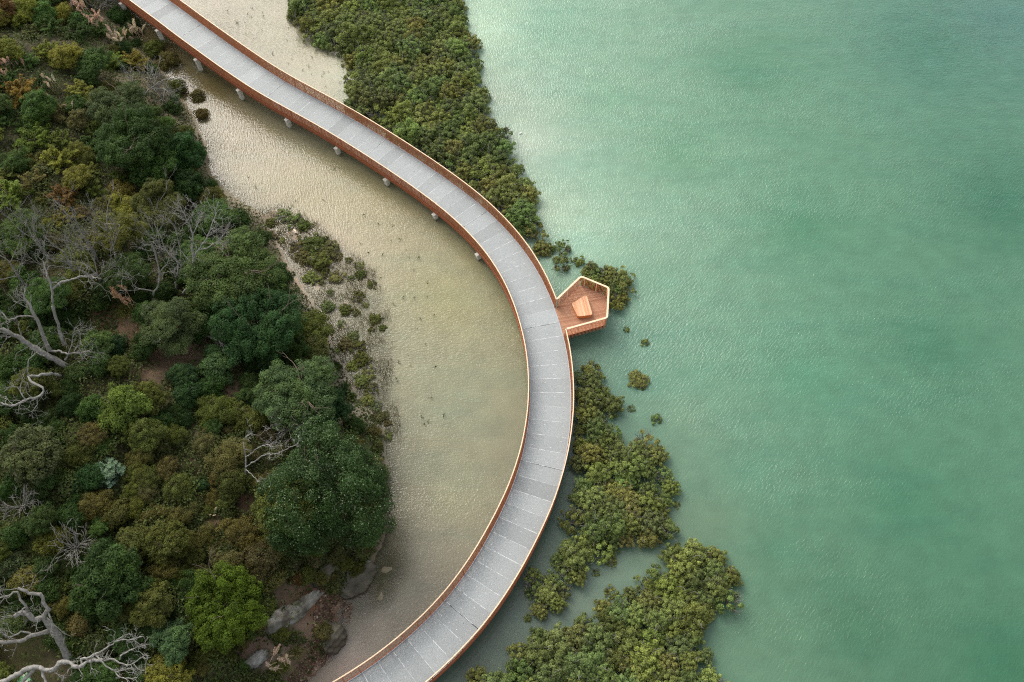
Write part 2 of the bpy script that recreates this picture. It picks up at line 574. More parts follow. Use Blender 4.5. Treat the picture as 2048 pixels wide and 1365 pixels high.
# ------------------------------------------------------------------ water
WAT = [# fixed; dark ones by the boardwalk paint in its shade and reflection
       ((430, 170), (0.115, 0.090, 0.036)), ((480, 260), (0.200, 0.170, 0.100)), ((330, 90), (0.115, 0.088, 0.034)), ((1000, 560), (0.200, 0.190, 0.110)), ((1200, 690), (0.100, 0.170, 0.121)), ((980, 1320), (0.070, 0.085, 0.065)), ((1020, 1230), (0.070, 0.090, 0.075)), ((1130, 1000), (0.075, 0.105, 0.082)), ((1150, 900), (0.080, 0.115, 0.092)), ((2600, 400), (0.042, 0.130, 0.082)), ((1500, -300), (0.056, 0.140, 0.097)), ((300, -300), (0.240, 0.230, 0.170)),
       # open
       ((600, 400), (0.210, 0.179, 0.092)), ((560, 60), (0.203, 0.190, 0.122)), ((450, 20), (0.158, 0.137, 0.082)), ((660, 180), (0.266, 0.252, 0.170)), ((720, 400), (0.233, 0.206, 0.108)),
       ((900, 600), (0.230, 0.215, 0.103)), ((900, 800), (0.197, 0.206, 0.130)), ((900, 1000), (0.212, 0.213, 0.128)), ((840, 1100), (0.225, 0.215, 0.155)), ((760, 1250), (0.230, 0.205, 0.160)),
       ((640, 500), (0.300, 0.250, 0.170)), ((800, 700), (0.213, 0.206, 0.128)), ((735, 1170), (0.085, 0.075, 0.045)), ((715, 1225), (0.085, 0.075, 0.045)), ((790, 1120), (0.120, 0.105, 0.065)),
       ((700, 1300), (0.250, 0.225, 0.195)), ((800, 1200), (0.260, 0.240, 0.180)), ((690, 1330), (0.230, 0.170, 0.145)), ((955, 60), (0.272, 0.377, 0.260)), ((1000, 200), (0.184, 0.234, 0.170)), ((1050, 290), (0.316, 0.363, 0.287)), ((1100, 430), (0.280, 0.344, 0.251)),
       ((1150, 500), (0.244, 0.386, 0.269)), ((1100, 60), (0.088, 0.207, 0.130)), ((1200, 200), (0.090, 0.206, 0.125)), ((1200, 350), (0.131, 0.244, 0.165)), ((1320, 560), (0.103, 0.201, 0.130)),
       ((1350, 300), (0.060, 0.167, 0.091)), ((1500, 150), (0.044, 0.139, 0.078)), ((1600, 450), (0.041, 0.139, 0.075)), ((1850, 100), (0.034, 0.116, 0.078)), ((2000, 40), (0.046, 0.120, 0.096)),
       ((2000, 400), (0.024, 0.098, 0.056)), ((1850, 700), (0.032, 0.114, 0.066)), ((1600, 750), (0.051, 0.169, 0.098)), ((1400, 750), (0.093, 0.201, 0.128)), ((1280, 720), (0.095, 0.204, 0.145)),
       ((1370, 850), (0.119, 0.187, 0.118)), ((1500, 950), (0.063, 0.171, 0.110)), ((1430, 1040), (0.101, 0.146, 0.089)), ((1800, 1000), (0.028, 0.114, 0.063)), ((1550, 1100), (0.039, 0.128, 0.072)),
       ((1320, 1110), (0.133, 0.185, 0.120)), ((1200, 1180), (0.130, 0.165, 0.121)), ((1090, 1250), (0.115, 0.140, 0.112)), ((1520, 1250), (0.068, 0.148, 0.087)), ((1490, 1340), (0.083, 0.156, 0.096)),
       ((1700, 1250), (0.024, 0.088, 0.045)), ((2000, 1330), (0.022, 0.096, 0.050))]
# ripple directions: shares of steep / slanted / level crests
WAVE = [((560, 60), (0.1, 0.0, 0.9)), ((450, 300), (0.8, 0.0, 0.2)), ((600, 420), (0.9, 0.0, 0.1)), ((650, 180), (0.2, 0, 0.8)), ((800, 450), (0.35, 0.1, 0.55)), ((850, 650), (0.05, 0.1, 0.85)),
        ((850, 900), (0.3, 0.15, 0.55)), ((1000, 600), (0.2, 0.1, 0.7)), ((900, 1050), (0.5, 0.3, 0.2)), ((1000, 1000), (0.6, 0.2, 0.2)), ((1010, 250), (0.95, 0.05, 0)), ((1100, 100), (0.8, 0.2, 0)), ((1120, 450), (0.9, 0.1, 0)),
        ((1300, 300), (0.7, 0.3, 0.0)), ((1300, 600), (0.2, 0.8, 0)), ((1320, 700), (0.0, 1.0, 0.0)), ((1400, 780), (0.1, 0.6, 0.3)), ((1200, 720), (0.0, 0.3, 0.7)), ((1500, 400), (0.5, 0.5, 0)), ((1900, 80), (0, 0.2, 0.8)), ((1800, 250), (0.2, 0.5, 0.3)),
        ((1900, 500), (0.3, 0.6, 0.1)), ((1700, 700), (0.4, 0.3, 0.3)), ((1900, 900), (0.5, 0.4, 0.1)), ((1400, 950), (0.7, 0.3, 0)), ((1550, 1000), (0.3, 0.7, 0)), ((1500, 1100), (0.6, 0.4, 0)), ((1700, 1200), (0.4, 0.6, 0)), ((2000, 1200), (0.3, 0.4, 0.3))]
CALM = [((1250, 1120), (0.08,) * 3), ((1150, 1210), (0.08,) * 3), ((1050, 1290), (0.06,) * 3), ((1130, 980), (0.1,) * 3), ((1420, 1050), (0.3,) * 3), ((980, 1330), (0.05,) * 3), ((1470, 1270), (0.35,) * 3), ((1600, 1280), (0.6,) * 3), ((1850, 1280), (0.5,) * 3), ((1850, 1050), (0.55,) * 3),
        ((1300, 700), (1.15,) * 3), ((1400, 800), (1.2,) * 3), ((1550, 980), (1.1,) * 3), ((1700, 500), (0.8,) * 3), ((1400, 250), (0.9,) * 3), ((1050, 250), (0.7,) * 3), ((1900, 80), (1.2,) * 3), ((1900, 650), (1.0,) * 3),
        ((800, 600), (0.75,) * 3), ((600, 400), (0.35,) * 3), ((450, 280), (0.35,) * 3), ((560, 60), (0.3,) * 3), ((900, 1000), (0.5,) * 3), ((620, 500), (0.3,) * 3), ((700, 620), (0.3,) * 3), ((720, 780), (0.3,) * 3), ((800, 1200), (0.45,) * 3), ((700, 1300), (0.15,) * 3), ((420, 160), (0.25,) * 3), ((760, 1150), (0.2,) * 3), ((1190, 690), (0.35,) * 3)]
P, Fq = grid(-66, 72, 8, 118, 0.8, 3500)
hb = land_h(P)
clar = np.exp(-np.clip(-hb, 0, None) / 0.17)


def side_of(Q):
    m = CL[:, :2]
    k = ((Q[:, None, :] - m[None]) ** 2).sum(-1).argmin(1)
    kk = np.clip(k, 1, len(m) - 2)
    tg = m[kk + 1] - m[kk - 1]
    tg = tg / np.linalg.norm(tg, axis=1)[:, None]
    return (Q[:, 0] - m[k][:, 0]) * (-tg[:, 1]) + (Q[:, 1] - m[k][:, 1]) * tg[:, 0]


sd_p = side_of(P)


def two_sided(pts, soft_sea=6.0, soft_lagoon=2.6):
    q = side_of(at([p[0] for p in pts], 0.0))
    land_side = [p for p, v in zip(pts, q) if v < 0 and p[0][0] < 1130]
    # the pale shallows above the boardwalk keep their own field
    flat = [p for p, v in zip(pts, q) if v >= 0 and p[0][0] < 760 and p[0][1] < 330]
    sea = [p for p, v in zip(pts, q) if not (v < 0 and p[0][0] < 1130) and p not in flat]
    a = idw(P, land_side + flat, 0.0, 2.8, soft_lagoon)
    b = idw(P, sea, 0.0, 2.8, soft_sea)
    c = idw(P, flat, 0.0, 2.0, 3.0)
    f = np.clip(sd_p / 3.0 + 0.5, 0, 1)[:, None]
    edge = at([(705, 100), (705, 200), (760, 250), (560, -20)], 0.0)
    w = np.clip((P[:, 0] - (-21.5)) / 8.0, 0, 1)[:, None]      # under the upper thicket
    up_ = np.clip((P[:, 1] - 72) / 4.0, 0, 1)[:, None]
    sea_f = b * np.maximum(w, 1 - up_) + c * (1 - np.maximum(w, 1 - up_))
    return a * (1 - f) + sea_f * f


wc = two_sided(WAT)
ww = two_sided(WAVE)
wa = two_sided(CALM)[:, 0]
me = np_mesh('water', np.column_stack([P, np.zeros(len(P))]), Fq, [], col={'Col': wc, 'dirs': ww, 'amp': wa, 'clear': clar})
t = NT('tidal_water')
geo = t.pos()


def ripple(angle, scale, stretch, seed, distort=0.35):
    mp = t.n('Mapping')
    mp.vector_type = 'POINT'
    # crest direction at `angle` in plan
    rot = t.n('VectorRotate', rotation_type='Z_AXIS')
    rot.inputs['Angle'].default_value = -angle
    t.t.links.new(geo, rot.inputs['Vector'])
    t.t.links.new(rot.outputs[0], mp.inputs['Vector'])
    mp.inputs['Scale'].default_value = (scale / stretch, scale, scale)
    mp.inputs['Location'].default_value = (seed, seed * 1.7, 0)
    q = t.n('TexNoise')
    q.inputs['Scale'].default_value = 1.0
    q.inputs['Detail'].default_value = 2.0
    q.inputs['Roughness'].default_value = 0.5
    q.inputs['Distortion'].default_value = distort
    t.t.links.new(mp.outputs[0], q.inputs['Vector'])
    return q.outputs['Fac']


sep = t.n('SeparateColor')
t.t.links.new(t.attr('dirs').outputs['Color'], sep.inputs[0])
h1 = t.math('MULTIPLY', ripple(R(104), 6.4, 3.2, 3), sep.outputs[0])
h2 = t.math('MULTIPLY', ripple(R(52), 5.8, 3.2, 17), sep.outputs[1])
h3 = t.math('MULTIPLY', ripple(R(4), 6.8, 3.4, 41), sep.outputs[2])
hh = t.math('ADD', t.math('ADD', h1, h2), h3)
fine = t.noise(7.0, 3, 0.6, vec=geo)
swell = t.noise(0.9, 3, 0.6, vec=geo)
gm = t.n('Mapping')
gm.inputs['Scale'].default_value = (0.035, 0.11, 0.1)
gm.inputs['Rotation'].default_value = (0, 0, -0.55)
t.t.links.new(geo, gm.inputs['Vector'])
gust = t.ramp(t.noise(1.0, 5, 0.62, vec=gm.outputs[0]), [(0.36, 0.45), (0.64, 1.25)])
hh = t.math('ADD', t.math('ADD', hh, t.math('MULTIPLY', fine, 0.10)), t.math('MULTIPLY', swell, 0.3))
amp = t.math('MULTIPLY', t.attr('amp').outputs['Fac'], gust)
hh = t.math('MULTIPLY', hh, amp)
nrm = t.bump(hh, 1.0, 0.17)
soft = t.bump(hh, 1.0, 0.085)
col = t.attr('Col').outputs['Color']
mott = t.noise(0.5, 5, 0.6, vec=geo)
col = t.mix(1.0, col, t.ramp(mott, [(0.3, 0.90), (0.7, 1.09)]), 'MULTIPLY')
st = t.n('Mapping')
st.inputs['Scale'].default_value = (0.10, 0.32, 0.2)
st.inputs['Rotation'].default_value = (0, 0, 0.5)
t.t.links.new(geo, st.inputs['Vector'])
silt = t.noise(1.0, 6, 0.65, vec=st.outputs[0])
col = t.mix(t.math('MULTIPLY', t.ramp(silt, [(0.46, 0.0), (0.68, 1.0)]), 0.55), col, t.mix(1.0, col, (0.80, 0.93, 0.97), 'MULTIPLY'))
t.base(col, 0.6, 0.0)
t.b.inputs['Coat Weight'].default_value = 1.0
t.b.inputs['Coat IOR'].default_value = 1.33
t.b.inputs['Coat Roughness'].default_value = 0.08
t.set(t.b.inputs['Coat Normal'], nrm)
t.set(t.b.inputs['Normal'], soft)
gl = t.n('BsdfGlossy')
gl.inputs['Roughness'].default_value = 0.09
t.set(gl.inputs['Normal'], nrm)
tp = t.n('BsdfTransparent')
tp.inputs['Color'].default_value = (0.86, 0.90, 0.82, 1)
fr = t.n('Fresnel')
fr.inputs['IOR'].default_value = 1.33
t.set(fr.inputs['Normal'], nrm)
thin = t.n('MixShader')
t.t.links.new(fr.outputs[0], thin.inputs[0])
t.t.links.new(tp.outputs[0], thin.inputs[1])
t.t.links.new(gl.outputs[0], thin.inputs[2])
mx = t.n('MixShader')
t.set(mx.inputs[0], t.attr('clear').outputs['Fac'])
t.t.links.new(t.b.outputs[0], mx.inputs[1])
t.t.links.new(thin.outputs[0], mx.inputs[2])
t.t.links.new(mx.outputs[0], t.out.inputs['Surface'])
M['tidal_water'] = t.m
me.materials.append(t.m)
tag(link('water', me), kind='structure')

# ------------------------------------------------------------------ boardwalk


def catmull(C, step):
    C = np.asarray(C)
    A = np.vstack([2 * C[0] - C[1], C, 2 * C[-1] - C[-2]])
    out = []
    for i in range(1, len(A) - 2):
        p0, p1, p2, p3 = A[i - 1], A[i], A[i + 1], A[i + 2]
        n = 24
        for k in range(n):
            u = k / n
            out.append(0.5 * (2 * p1 + (p2 - p0) * u + (2 * p0 - 5 * p1 + 4 * p2 - p3) * u * u + (3 * p1 - p0 - 3 * p2 + p3) * u ** 3))
    out.append(C[-1])
    out = np.array(out)
    s = np.r_[0, np.cumsum(np.linalg.norm(np.diff(out[:, :2], axis=0), axis=1))]
    q = np.arange(0, s[-1], step)
    return np.stack([np.interp(q, s, out[:, i]) for i in range(out.shape[1])], 1)


d0 = CL[1] - CL[3]
d1 = CL[-2] - CL[-6]
d0[2] = 0
d1[2] = 0
d0 = d0 / np.linalg.norm(d0[:2])
d1 = -d1 / np.linalg.norm((CL[-1] - CL[-5])[:2])
lead = [CL[1] + d0 * k for k in (20, 16, 12, 8, 4, 2)]
turn = np.array([[math.cos(R(-3.6)), -math.sin(R(-3.6))], [math.sin(R(-3.6)), math.cos(R(-3.6))]])
tail, q, dd = [], CL[-1].copy(), (CL[-1] - CL[-2])
dd = dd / np.linalg.norm(dd[:2])
for k in range(9):
    dd[:2] = turn @ dd[:2]
    q = q + dd * 2.0
    q[2] = 1.35
    tail.append(q.copy())
line = catmull(np.vstack([lead, CL[1:], tail]), 0.05)
line[:, 2] = np.convolve(np.r_[np.full(60, line[0, 2]), line[:, 2], np.full(60, line[-1, 2])], np.ones(121) / 121, 'valid')
DS = 0.05
tan = np.gradient(line[:, :2], axis=0)
ks = np.ones(41) / 41
tan = np.stack([np.convolve(np.pad(tan[:, i], 20, mode='edge'), ks, 'valid') for i in range(2)], 1)
tan /= np.linalg.norm(tan, axis=1)[:, None]
nrmv = np.stack([-tan[:, 1], tan[:, 0]], 1)      # + = open water side (right of the picture)
NL = len(line)


def fr_at(s):
    i = min(max(int(round(s / DS)), 0), NL - 1)
    return line[i], np.array((*tan[i], 0)), np.array((*nrmv[i], 0))


SL = (NL - 1) * DS


def s_of(xy):
    return ((line[:, :2] - np.asarray(xy)) ** 2).sum(1).argmin() * DS


walk = empty('boardwalk', (3.4, 42, 0))
tag(walk, 'long curving concrete boardwalk with rust coloured slat railings over the water', 'boardwalk')


def to_walk(o):
    o.location = (-3.4, -42, 0)
    return o


PITCH = 1.455
s_ref = s_of(at([(1104, 786)], 1.35)[0])
nb = int(s_ref // PITCH)
s_first = s_ref - nb * PITCH
mb = MB()
s = s_first
HWD = 1.86
while s + PITCH < SL:
    # the photograph has a few visibly paler and darker slabs
    tone = 1.0 + rng.normal() * 0.05 + (rng.random() < 0.2) * rng.choice([-0.12, 0.10])
    n = 6
    fr_ = [fr_at(s + 0.003 + (PITCH - 0.006) * k / n) for k in range(n + 1)]
    mb.sweep([(a, c, UP) for a, b, c in fr_], [(-HWD, -0.2), (HWD, -0.2), (HWD, 0), (-HWD, 0)], tone)
    a, b, c = fr_at(s + PITCH)
    # broken white mortar line over the joint
    x = -HWD + rng.uniform(0.05, 0.3)
    while x < HWD - 0.1:
        l = rng.uniform(0.12, 0.9)
        if x + l > HWD - 0.05:
            break
        w = rng.choice([0.010, 0.016, 0.022, 0.028])
        mb.box(a + c * (x + l / 2) + UP * 0.002, b, c, UP, w, l / 2, 0.005, 1.0, 1)
        x += l + rng.choice([0.0, 0.02, 0.06, 0.18])
    # lifting points: pairs of small pale plugs
    for k, fx in enumerate((-1.25, -0.42, 0.42, 1.25)):
        for fs in (0.27, 0.73):
            a, b, c = fr_at(s + PITCH * fs)
            if rng.random() < 0.8:
                mb.prism([(a + c * (fx + 0.05 * rng.normal()) * 1.0 + b * 0.032 * math.cos(th) + c * 0.032 * math.sin(th))[:2] for th in np.arange(6) * math.pi / 3], a[2] - 0.01, a[2] + 0.004, 1.0, 1)
    s += PITCH
deck = to_walk(mb.build('deck', ['deck_concrete', 'joint_mortar'], walk))

# lookout junctions along the open-water railing
A_ = np.array((4.26, 51.25))
B_ = np.array((6.62, 53.90))
C_ = np.array((9.20, 52.55))
D_ = np.array((8.86, 49.12))
E_ = np.array((5.06, 47.87))
sA, sE = s_of(A_), s_of(E_)
CAPZ = 1.35
DIP = 0.06


def railing(side, s0, s1, name='railing'):
    """slat screen leaning slightly outward, with its pale cap rail as a sub-part"""
    mp_ = MB()
    s = s0
    while s < s1:
        a, b, c = fr_at(s)
        c = c * side
        lean = rng.normal() * 0.004
        p0 = a + c * 1.90 + UP * -0.06
        p1 = a + c * (1.985 + lean) + UP * (CAPZ - 0.03)
        hw, hd = 0.014, 0.024
        mp_.hexa([p0 + b * sx * hw + c * sy * hd for sx, sy in ((-1, -1), (1, -1), (1, 1), (-1, 1))],
                 [p1 + b * sx * hw + c * sy * hd for sx, sy in ((-1, -1), (1, -1), (1, 1), (-1, 1))])
        s += 0.098
    s = s0 + 0.3
    while s < s1:
        a, b, c = fr_at(s)
        c = c * side
        p0, p1 = a + c * 1.885 + UP * -0.06, a + c * 1.96 + UP * (CAPZ - 0.03)
        mp_.hexa([p0 + b * sx * 0.03 + c * sy * 0.04 for sx, sy in ((-1, -1), (1, -1), (1, 1), (-1, 1))],
                 [p1 + b * sx * 0.03 + c * sy * 0.03 for sx, sy in ((-1, -1), (1, -1), (1, 1), (-1, 1))])
        s += PITCH
    ss = np.arange(s0, s1 + 0.2, 0.4)
    ss[-1] = s1
    for dz, dx in ((0.12, 1.908), (1.18, 1.972)):
        mp_.sweep([(fr_at(q)[0], fr_at(q)[2] * side, UP) for q in ss], [(dx - 0.05, dz - 0.03), (dx - 0.038, dz - 0.03), (dx - 0.038, dz + 0.03), (dx - 0.05, dz + 0.03)])
    o = to_walk(mp_.build(name, ['rust_slats'], walk))
    mc = MB()
    mc.sweep([(fr_at(q)[0], fr_at(q)[2] * side, UP) for q in ss],
             [(1.955, CAPZ - 0.028), (2.045, CAPZ - 0.028), (2.045, CAPZ + 0.012), (2.035, CAPZ + 0.022), (1.965, CAPZ + 0.022), (1.955, CAPZ + 0.012)])
    mc.build('cap_rail', ['pale_timber'], o)
    return o


railing(-1, 0, SL)
railing(1, 0, sA)
railing(1, sE, SL)
for side in (-1, 1):
    mb = MB()
    ss = np.arange(0, SL, 0.4)
    mb.sweep([(fr_at(q)[0], fr_at(q)[2] * side, UP) for q in ss], [(1.87, -0.46), (1.97, -0.46), (1.97, -0.08), (1.945, -0.065), (1.87, -0.065)])
    to_walk(mb.build('edge_beam', ['rust_beam'], walk))
    mb = MB()
    mb.sweep([(fr_at(q)[0], fr_at(q)[2] * side, UP) for q in ss], [(1.80, 0.004), (1.855, 0.004), (1.855, 0.03), (1.80, 0.03)])
    to_walk(mb.build('kerb_angle', ['edge_steel'], walk))
    mb = MB()
    mb.sweep([(fr_at(q)[0], fr_at(q)[2] * side, UP) for q in ss], [(0.95, -0.52), (1.25, -0.52), (1.25, -0.2), (0.95, -0.2)])
    to_walk(mb.build('girder', ['rust_beam'], walk))

# piers every five slabs
sp = s_of(at([(473.6, 175)], 1.6)[0] + np.array((1.5, 1.2)))
k0 = -int(sp // 7.25)
s = sp + k0 * 7.25
while s < SL - 0.5:
    a, b, c = fr_at(s)
    z = a[2]
    mb = MB()
    # crosshead tapering out past the edge beams, two columns below it
    lx = 2.26 if a[1] > 58 else 1.8
    pr = [(-lx, -0.56), (1.8, -0.56), (1.8, -0.78), (-1.75, -0.78), (-lx, -0.64)]
    mb.sweep([(a + b * q, c, UP) for q in (-0.2, 0.2)], pr)
    o = to_walk(mb.build('pier', ['concrete_pier'], walk))
    for e in (-1, 1):
        mb = MB()
        of = 0.32 if (e < 0 and a[1] > 58) else 0.0
        top = a + c * e * (1.62 + of) + UP * (-0.74)
        bot = a + c * e * (1.45 + of)
        bot[2] = -1.2
        hw = 0.14
        mb.hexa([bot + b * sx * 0.19 + c * sy * hw for sx, sy in ((-1, -1), (1, -1), (1, 1), (-1, 1))],
                [top + b * sx * 0.19 + c * sy * (hw + 0.1) for sx, sy in ((-1, -1), (1, -1), (1, 1), (-1, 1))])
        mb.build('column', ['concrete_pier'], o)
    s += 7.25


# ------------------------------------------------------------------ lookout
def fillet(poly, rad, n=7):
    out = []
    for i, p in enumerate(poly):
        r_ = rad[i]
        if r_ <= 0:
            out.append(np.asarray(p, float))
            continue
        a, b = poly[i - 1], poly[(i + 1) % len(poly)]
        p = np.asarray(p, float)
        u = (np.asarray(a) - p)
        v = (np.asarray(b) - p)
        u, v = u / np.linalg.norm(u), v / np.linalg.norm(v)
        ang = math.acos(np.clip(u @ v, -1, 1))
        d = r_ / math.tan(ang / 2)
        cc = p + (u + v) / np.linalg.norm(u + v) * r_ / math.sin(ang / 2)
        p0, p1 = p + u * d, p + v * d
        a0 = math.atan2(*(p0 - cc)[::-1])
        a1 = math.atan2(*(p1 - cc)[::-1])
        da = (a1 - a0 + math.pi) % (2 * math.pi) - math.pi
        for k in range(n + 1):
            th = a0 + da * k / n
            out.append(cc + r_ * np.array((math.cos(th), math.sin(th))))
    return out


def clip_half(poly, nrm_, off, keep_less=True):
    out = []
    n = len(poly)
    for i in range(n):
        p, q = poly[i], poly[(i + 1) % n]
        dp, dq = p @ nrm_ - off, q @ nrm_ - off
        if not keep_less:
            dp, dq = -dp, -dq
        if dp <= 0:
            out.append(p)
        if (dp < 0 < dq) or (dq < 0 < dp):
            out.append(p + (q - p) * (dp / (dp - dq)))
    return out


def boards(mb, poly, direction, width, gap, z0, z1):
    d = np.asarray(direction, float)
    d /= np.linalg.norm(d)
    n = np.array((-d[1], d[0]))
    lo, hi = min(p @ n for p in poly), max(p @ n for p in poly)
    o = lo
    while o < hi:
        q = clip_half(clip_half([np.asarray(p) for p in poly], n, o + width - gap), n, o, False)
        if len(q) >= 3:
            mb.prism([tuple(p) for p in q], z0, z1, float(np.clip(rng.beta(1.6, 2.2), 0, 1)))
        o += width


ZD = 1.38
look = empty('lookout_platform', (7, 50.5, 0))
tag(look, 'five sided timber lookout platform with slatted railing built off the boardwalk', 'lookout platform')


def to_look(o):
    o.location = (-7, -50.5, 0)
    return o


ED = (D_ - E_)
edge = []
for s in np.linspace(sA, sE, 9):
    a, b, c = fr_at(s)
    edge.append((a + c * 1.875)[:2])
rim = fillet([A_, B_, C_, D_, E_], [0, 0.34, 0.34, 0.34, 0])
ins = [p + (np.array((7.0, 50.6)) - p) / np.linalg.norm(np.array((7.0, 50.6)) - p) * 0.1 for p in rim]
floor_poly = ins + edge[::-1]
mb = MB()
# floor boards are clipped from the convex outline
boards(mb, [np.asarray(p) for p in floor_poly][::-1], (3.9, 0.85), 0.128, 0.012, ZD - 0.035, ZD + 0.006)
fl = to_look(mb.build('floor', ['deck_boards'], look))


def path_pts(pts, step):
    pts = np.asarray(pts)
    s = np.r_[0, np.cumsum(np.linalg.norm(np.diff(pts, axis=0), axis=1))]
    q = np.arange(0, s[-1], step)
    xy = np.stack([np.interp(q, s, pts[:, i]) for i in range(2)], 1)
    tg = np.gradient(xy, axis=0)
    tg /= np.linalg.norm(tg, axis=1)[:, None]
    return xy, tg


xy, tg = path_pts(rim, 0.02)
mb = MB()
nx = np.stack([tg[:, 1], -tg[:, 0]], 1)
cen = np.array((7.0, 50.6))
nx = np.where(((xy - cen) * nx).sum(1)[:, None] > 0, nx, -nx)
LZ = ZD + CAPZ
for i in range(2, len(xy) - 2, 7):
    b, c = np.array((*tg[i], 0)), np.array((*nx[i], 0))
    p0 = np.array((*xy[i], ZD - 0.5)) - c * 0.07
    p1 = np.array((*xy[i], LZ - 0.035)) - c * 0.01
    hw, hd = 0.017, 0.03
    mb.hexa([p0 + b * sx * hw + c * sy * hd for sx, sy in ((-1, -1), (1, -1), (1, 1), (-1, 1))],
            [p1 + b * sx * hw + c * sy * hd for sx, sy in ((-1, -1), (1, -1), (1, 1), (-1, 1))])
for i in range(10, len(xy) - 5, 62):
    b, c = np.array((*tg[i], 0)), np.array((*nx[i], 0))
    mb.box(np.array((*xy[i], ZD + 0.63)) - c * 0.09, b, c, UP, 0.03, 0.03, 0.63, m=1)
rl = to_look(mb.build('railing', ['lookout_slats', 'pale_timber'], look))
mb = MB()
fr_ = [(np.array((*xy[i], LZ)), np.array((*nx[i], 0)), UP) for i in list(range(0, len(xy), 3)) + [len(xy) - 1]]
mb.sweep(fr_, [(-0.09, -0.03), (0.09, -0.03), (0.09, 0.012), (0.078, 0.024), (-0.078, 0.024), (-0.09, 0.012)])
mb.build('cap_rail', ['pale_timber'], rl)
mb = MB()
fr_ = [(np.array((*xy[i], ZD)), np.array((*nx[i], 0)), UP) for i in list(range(0, len(xy), 3)) + [len(xy) - 1]]
mb.sweep(fr_, [(-0.19, -0.30), (-0.115, -0.30), (-0.115, -0.04), (-0.19, -0.04)])
to_look(mb.build('edge_beam', ['rust_beam'], look))
# joists and posts below
mb = MB()
for u in np.linspace(0.12, 0.88, 5):
    p = E_ * (1 - u) + A_ * u + np.array((0.25, 0))
    q = D_ * (1 - u) + C_ * u - np.array((0.3, 0))
    m_ = (p + q) / 2
    L_ = np.linalg.norm(q - p)
    ax = np.array((*((q - p) / L_), 0))
    mb.box((*m_, ZD - 0.16), ax, np.cross(UP, ax), UP, L_ / 2, 0.05, 0.11)
to_look(mb.build('joist', ['rust_beam'], look))
for x, y in ((6.7, 52.7), (8.4, 51.9), (8.2, 49.9), (6.3, 49.1)):
    mb = MB()
    mb.prism([(x + 0.12 * math.cos(k * math.pi / 5), y + 0.12 * math.sin(k * math.pi / 5)) for k in range(10)], -1.2, ZD - 0.27)
    to_look(mb.build('post', ['concrete_pier'], look))

# the bench
bp = [(7.14, 52.38), (7.62, 50.05), (6.18, 49.85), (5.70, 51.35)]
bp = [np.array(q) for q in bp]
zb = ZD + 0.01
bench = empty('bench', (6.6, 51.0, zb))
tag(bench, 'solid slab bench of red timber boards with rounded corners in the middle of the lookout', 'bench')
outer = fillet(bp, [0.2, 0.22, 0.22, 0.22])
cb = np.mean(bp, axis=0)
mb = MB()
mb.prism([tuple(cb + (p - cb) * 0.96) for p in outer][::-1], zb, zb + 0.40)
o = mb.build('base', ['seat_side'], bench)
o.location = (-6.6, -51.0, -zb)
mb = MB()
boards(mb, outer[::-1] if False else outer, (0.34, -1.9), 0.105, 0.007, zb + 0.40, zb + 0.455)
o = mb.build('seat', ['seat_boards'], bench)
o.location = (-6.6, -51.0, -zb)


# ------------------------------------------------------------------ plants: meshes
def leaf_quads(C, N, size, aspect=0.55, rnd=0.6):
    """rhombic leaves at C facing roughly N"""
    n = len(C)
    N = N + rng.normal(size=(n, 3)) * rnd
    N /= np.linalg.norm(N, axis=1)[:, None] + 1e-9
    a = rng.normal(size=(n, 3))
    T = a - (a * N).sum(1)[:, None] * N
    T /= np.linalg.norm(T, axis=1)[:, None] + 1e-9
    B = np.cross(N, T)
    s = (np.asarray(size) * rng.uniform(0.7, 1.3, n))[:, None]
    V = np.stack([C - T * s * 0.5, C + B * s * 0.5 * aspect - N * s * 0.06, C + T * s * 0.5, C - B * s * 0.5 * aspect - N * s * 0.06], 1)
    return V.reshape(-1, 3)


def unit(n):
    d = rng.normal(size=(n, 3))
    return d / np.linalg.norm(d, axis=1)[:, None]


def finish(name, V, tone, mat, stems=None, wood_='brown_bark'):
    n = len(V) // 4
    Fq = np.arange(n * 4).reshape(n, 4)
    mi = np.zeros(n, int)
    mats = [mat]
    if stems is not None:
        sv, sf = stems
        Fq = np.vstack([Fq, sf + len(V)])
        V = np.vstack([V, sv])
        tone = np.r_[tone, np.ones(len(sf))]
        mi = np.r_[mi, np.ones(len(sf), int)]
        mats = [mat, wood_]
    return np_mesh(name, V, Fq, mats, mi, tone)


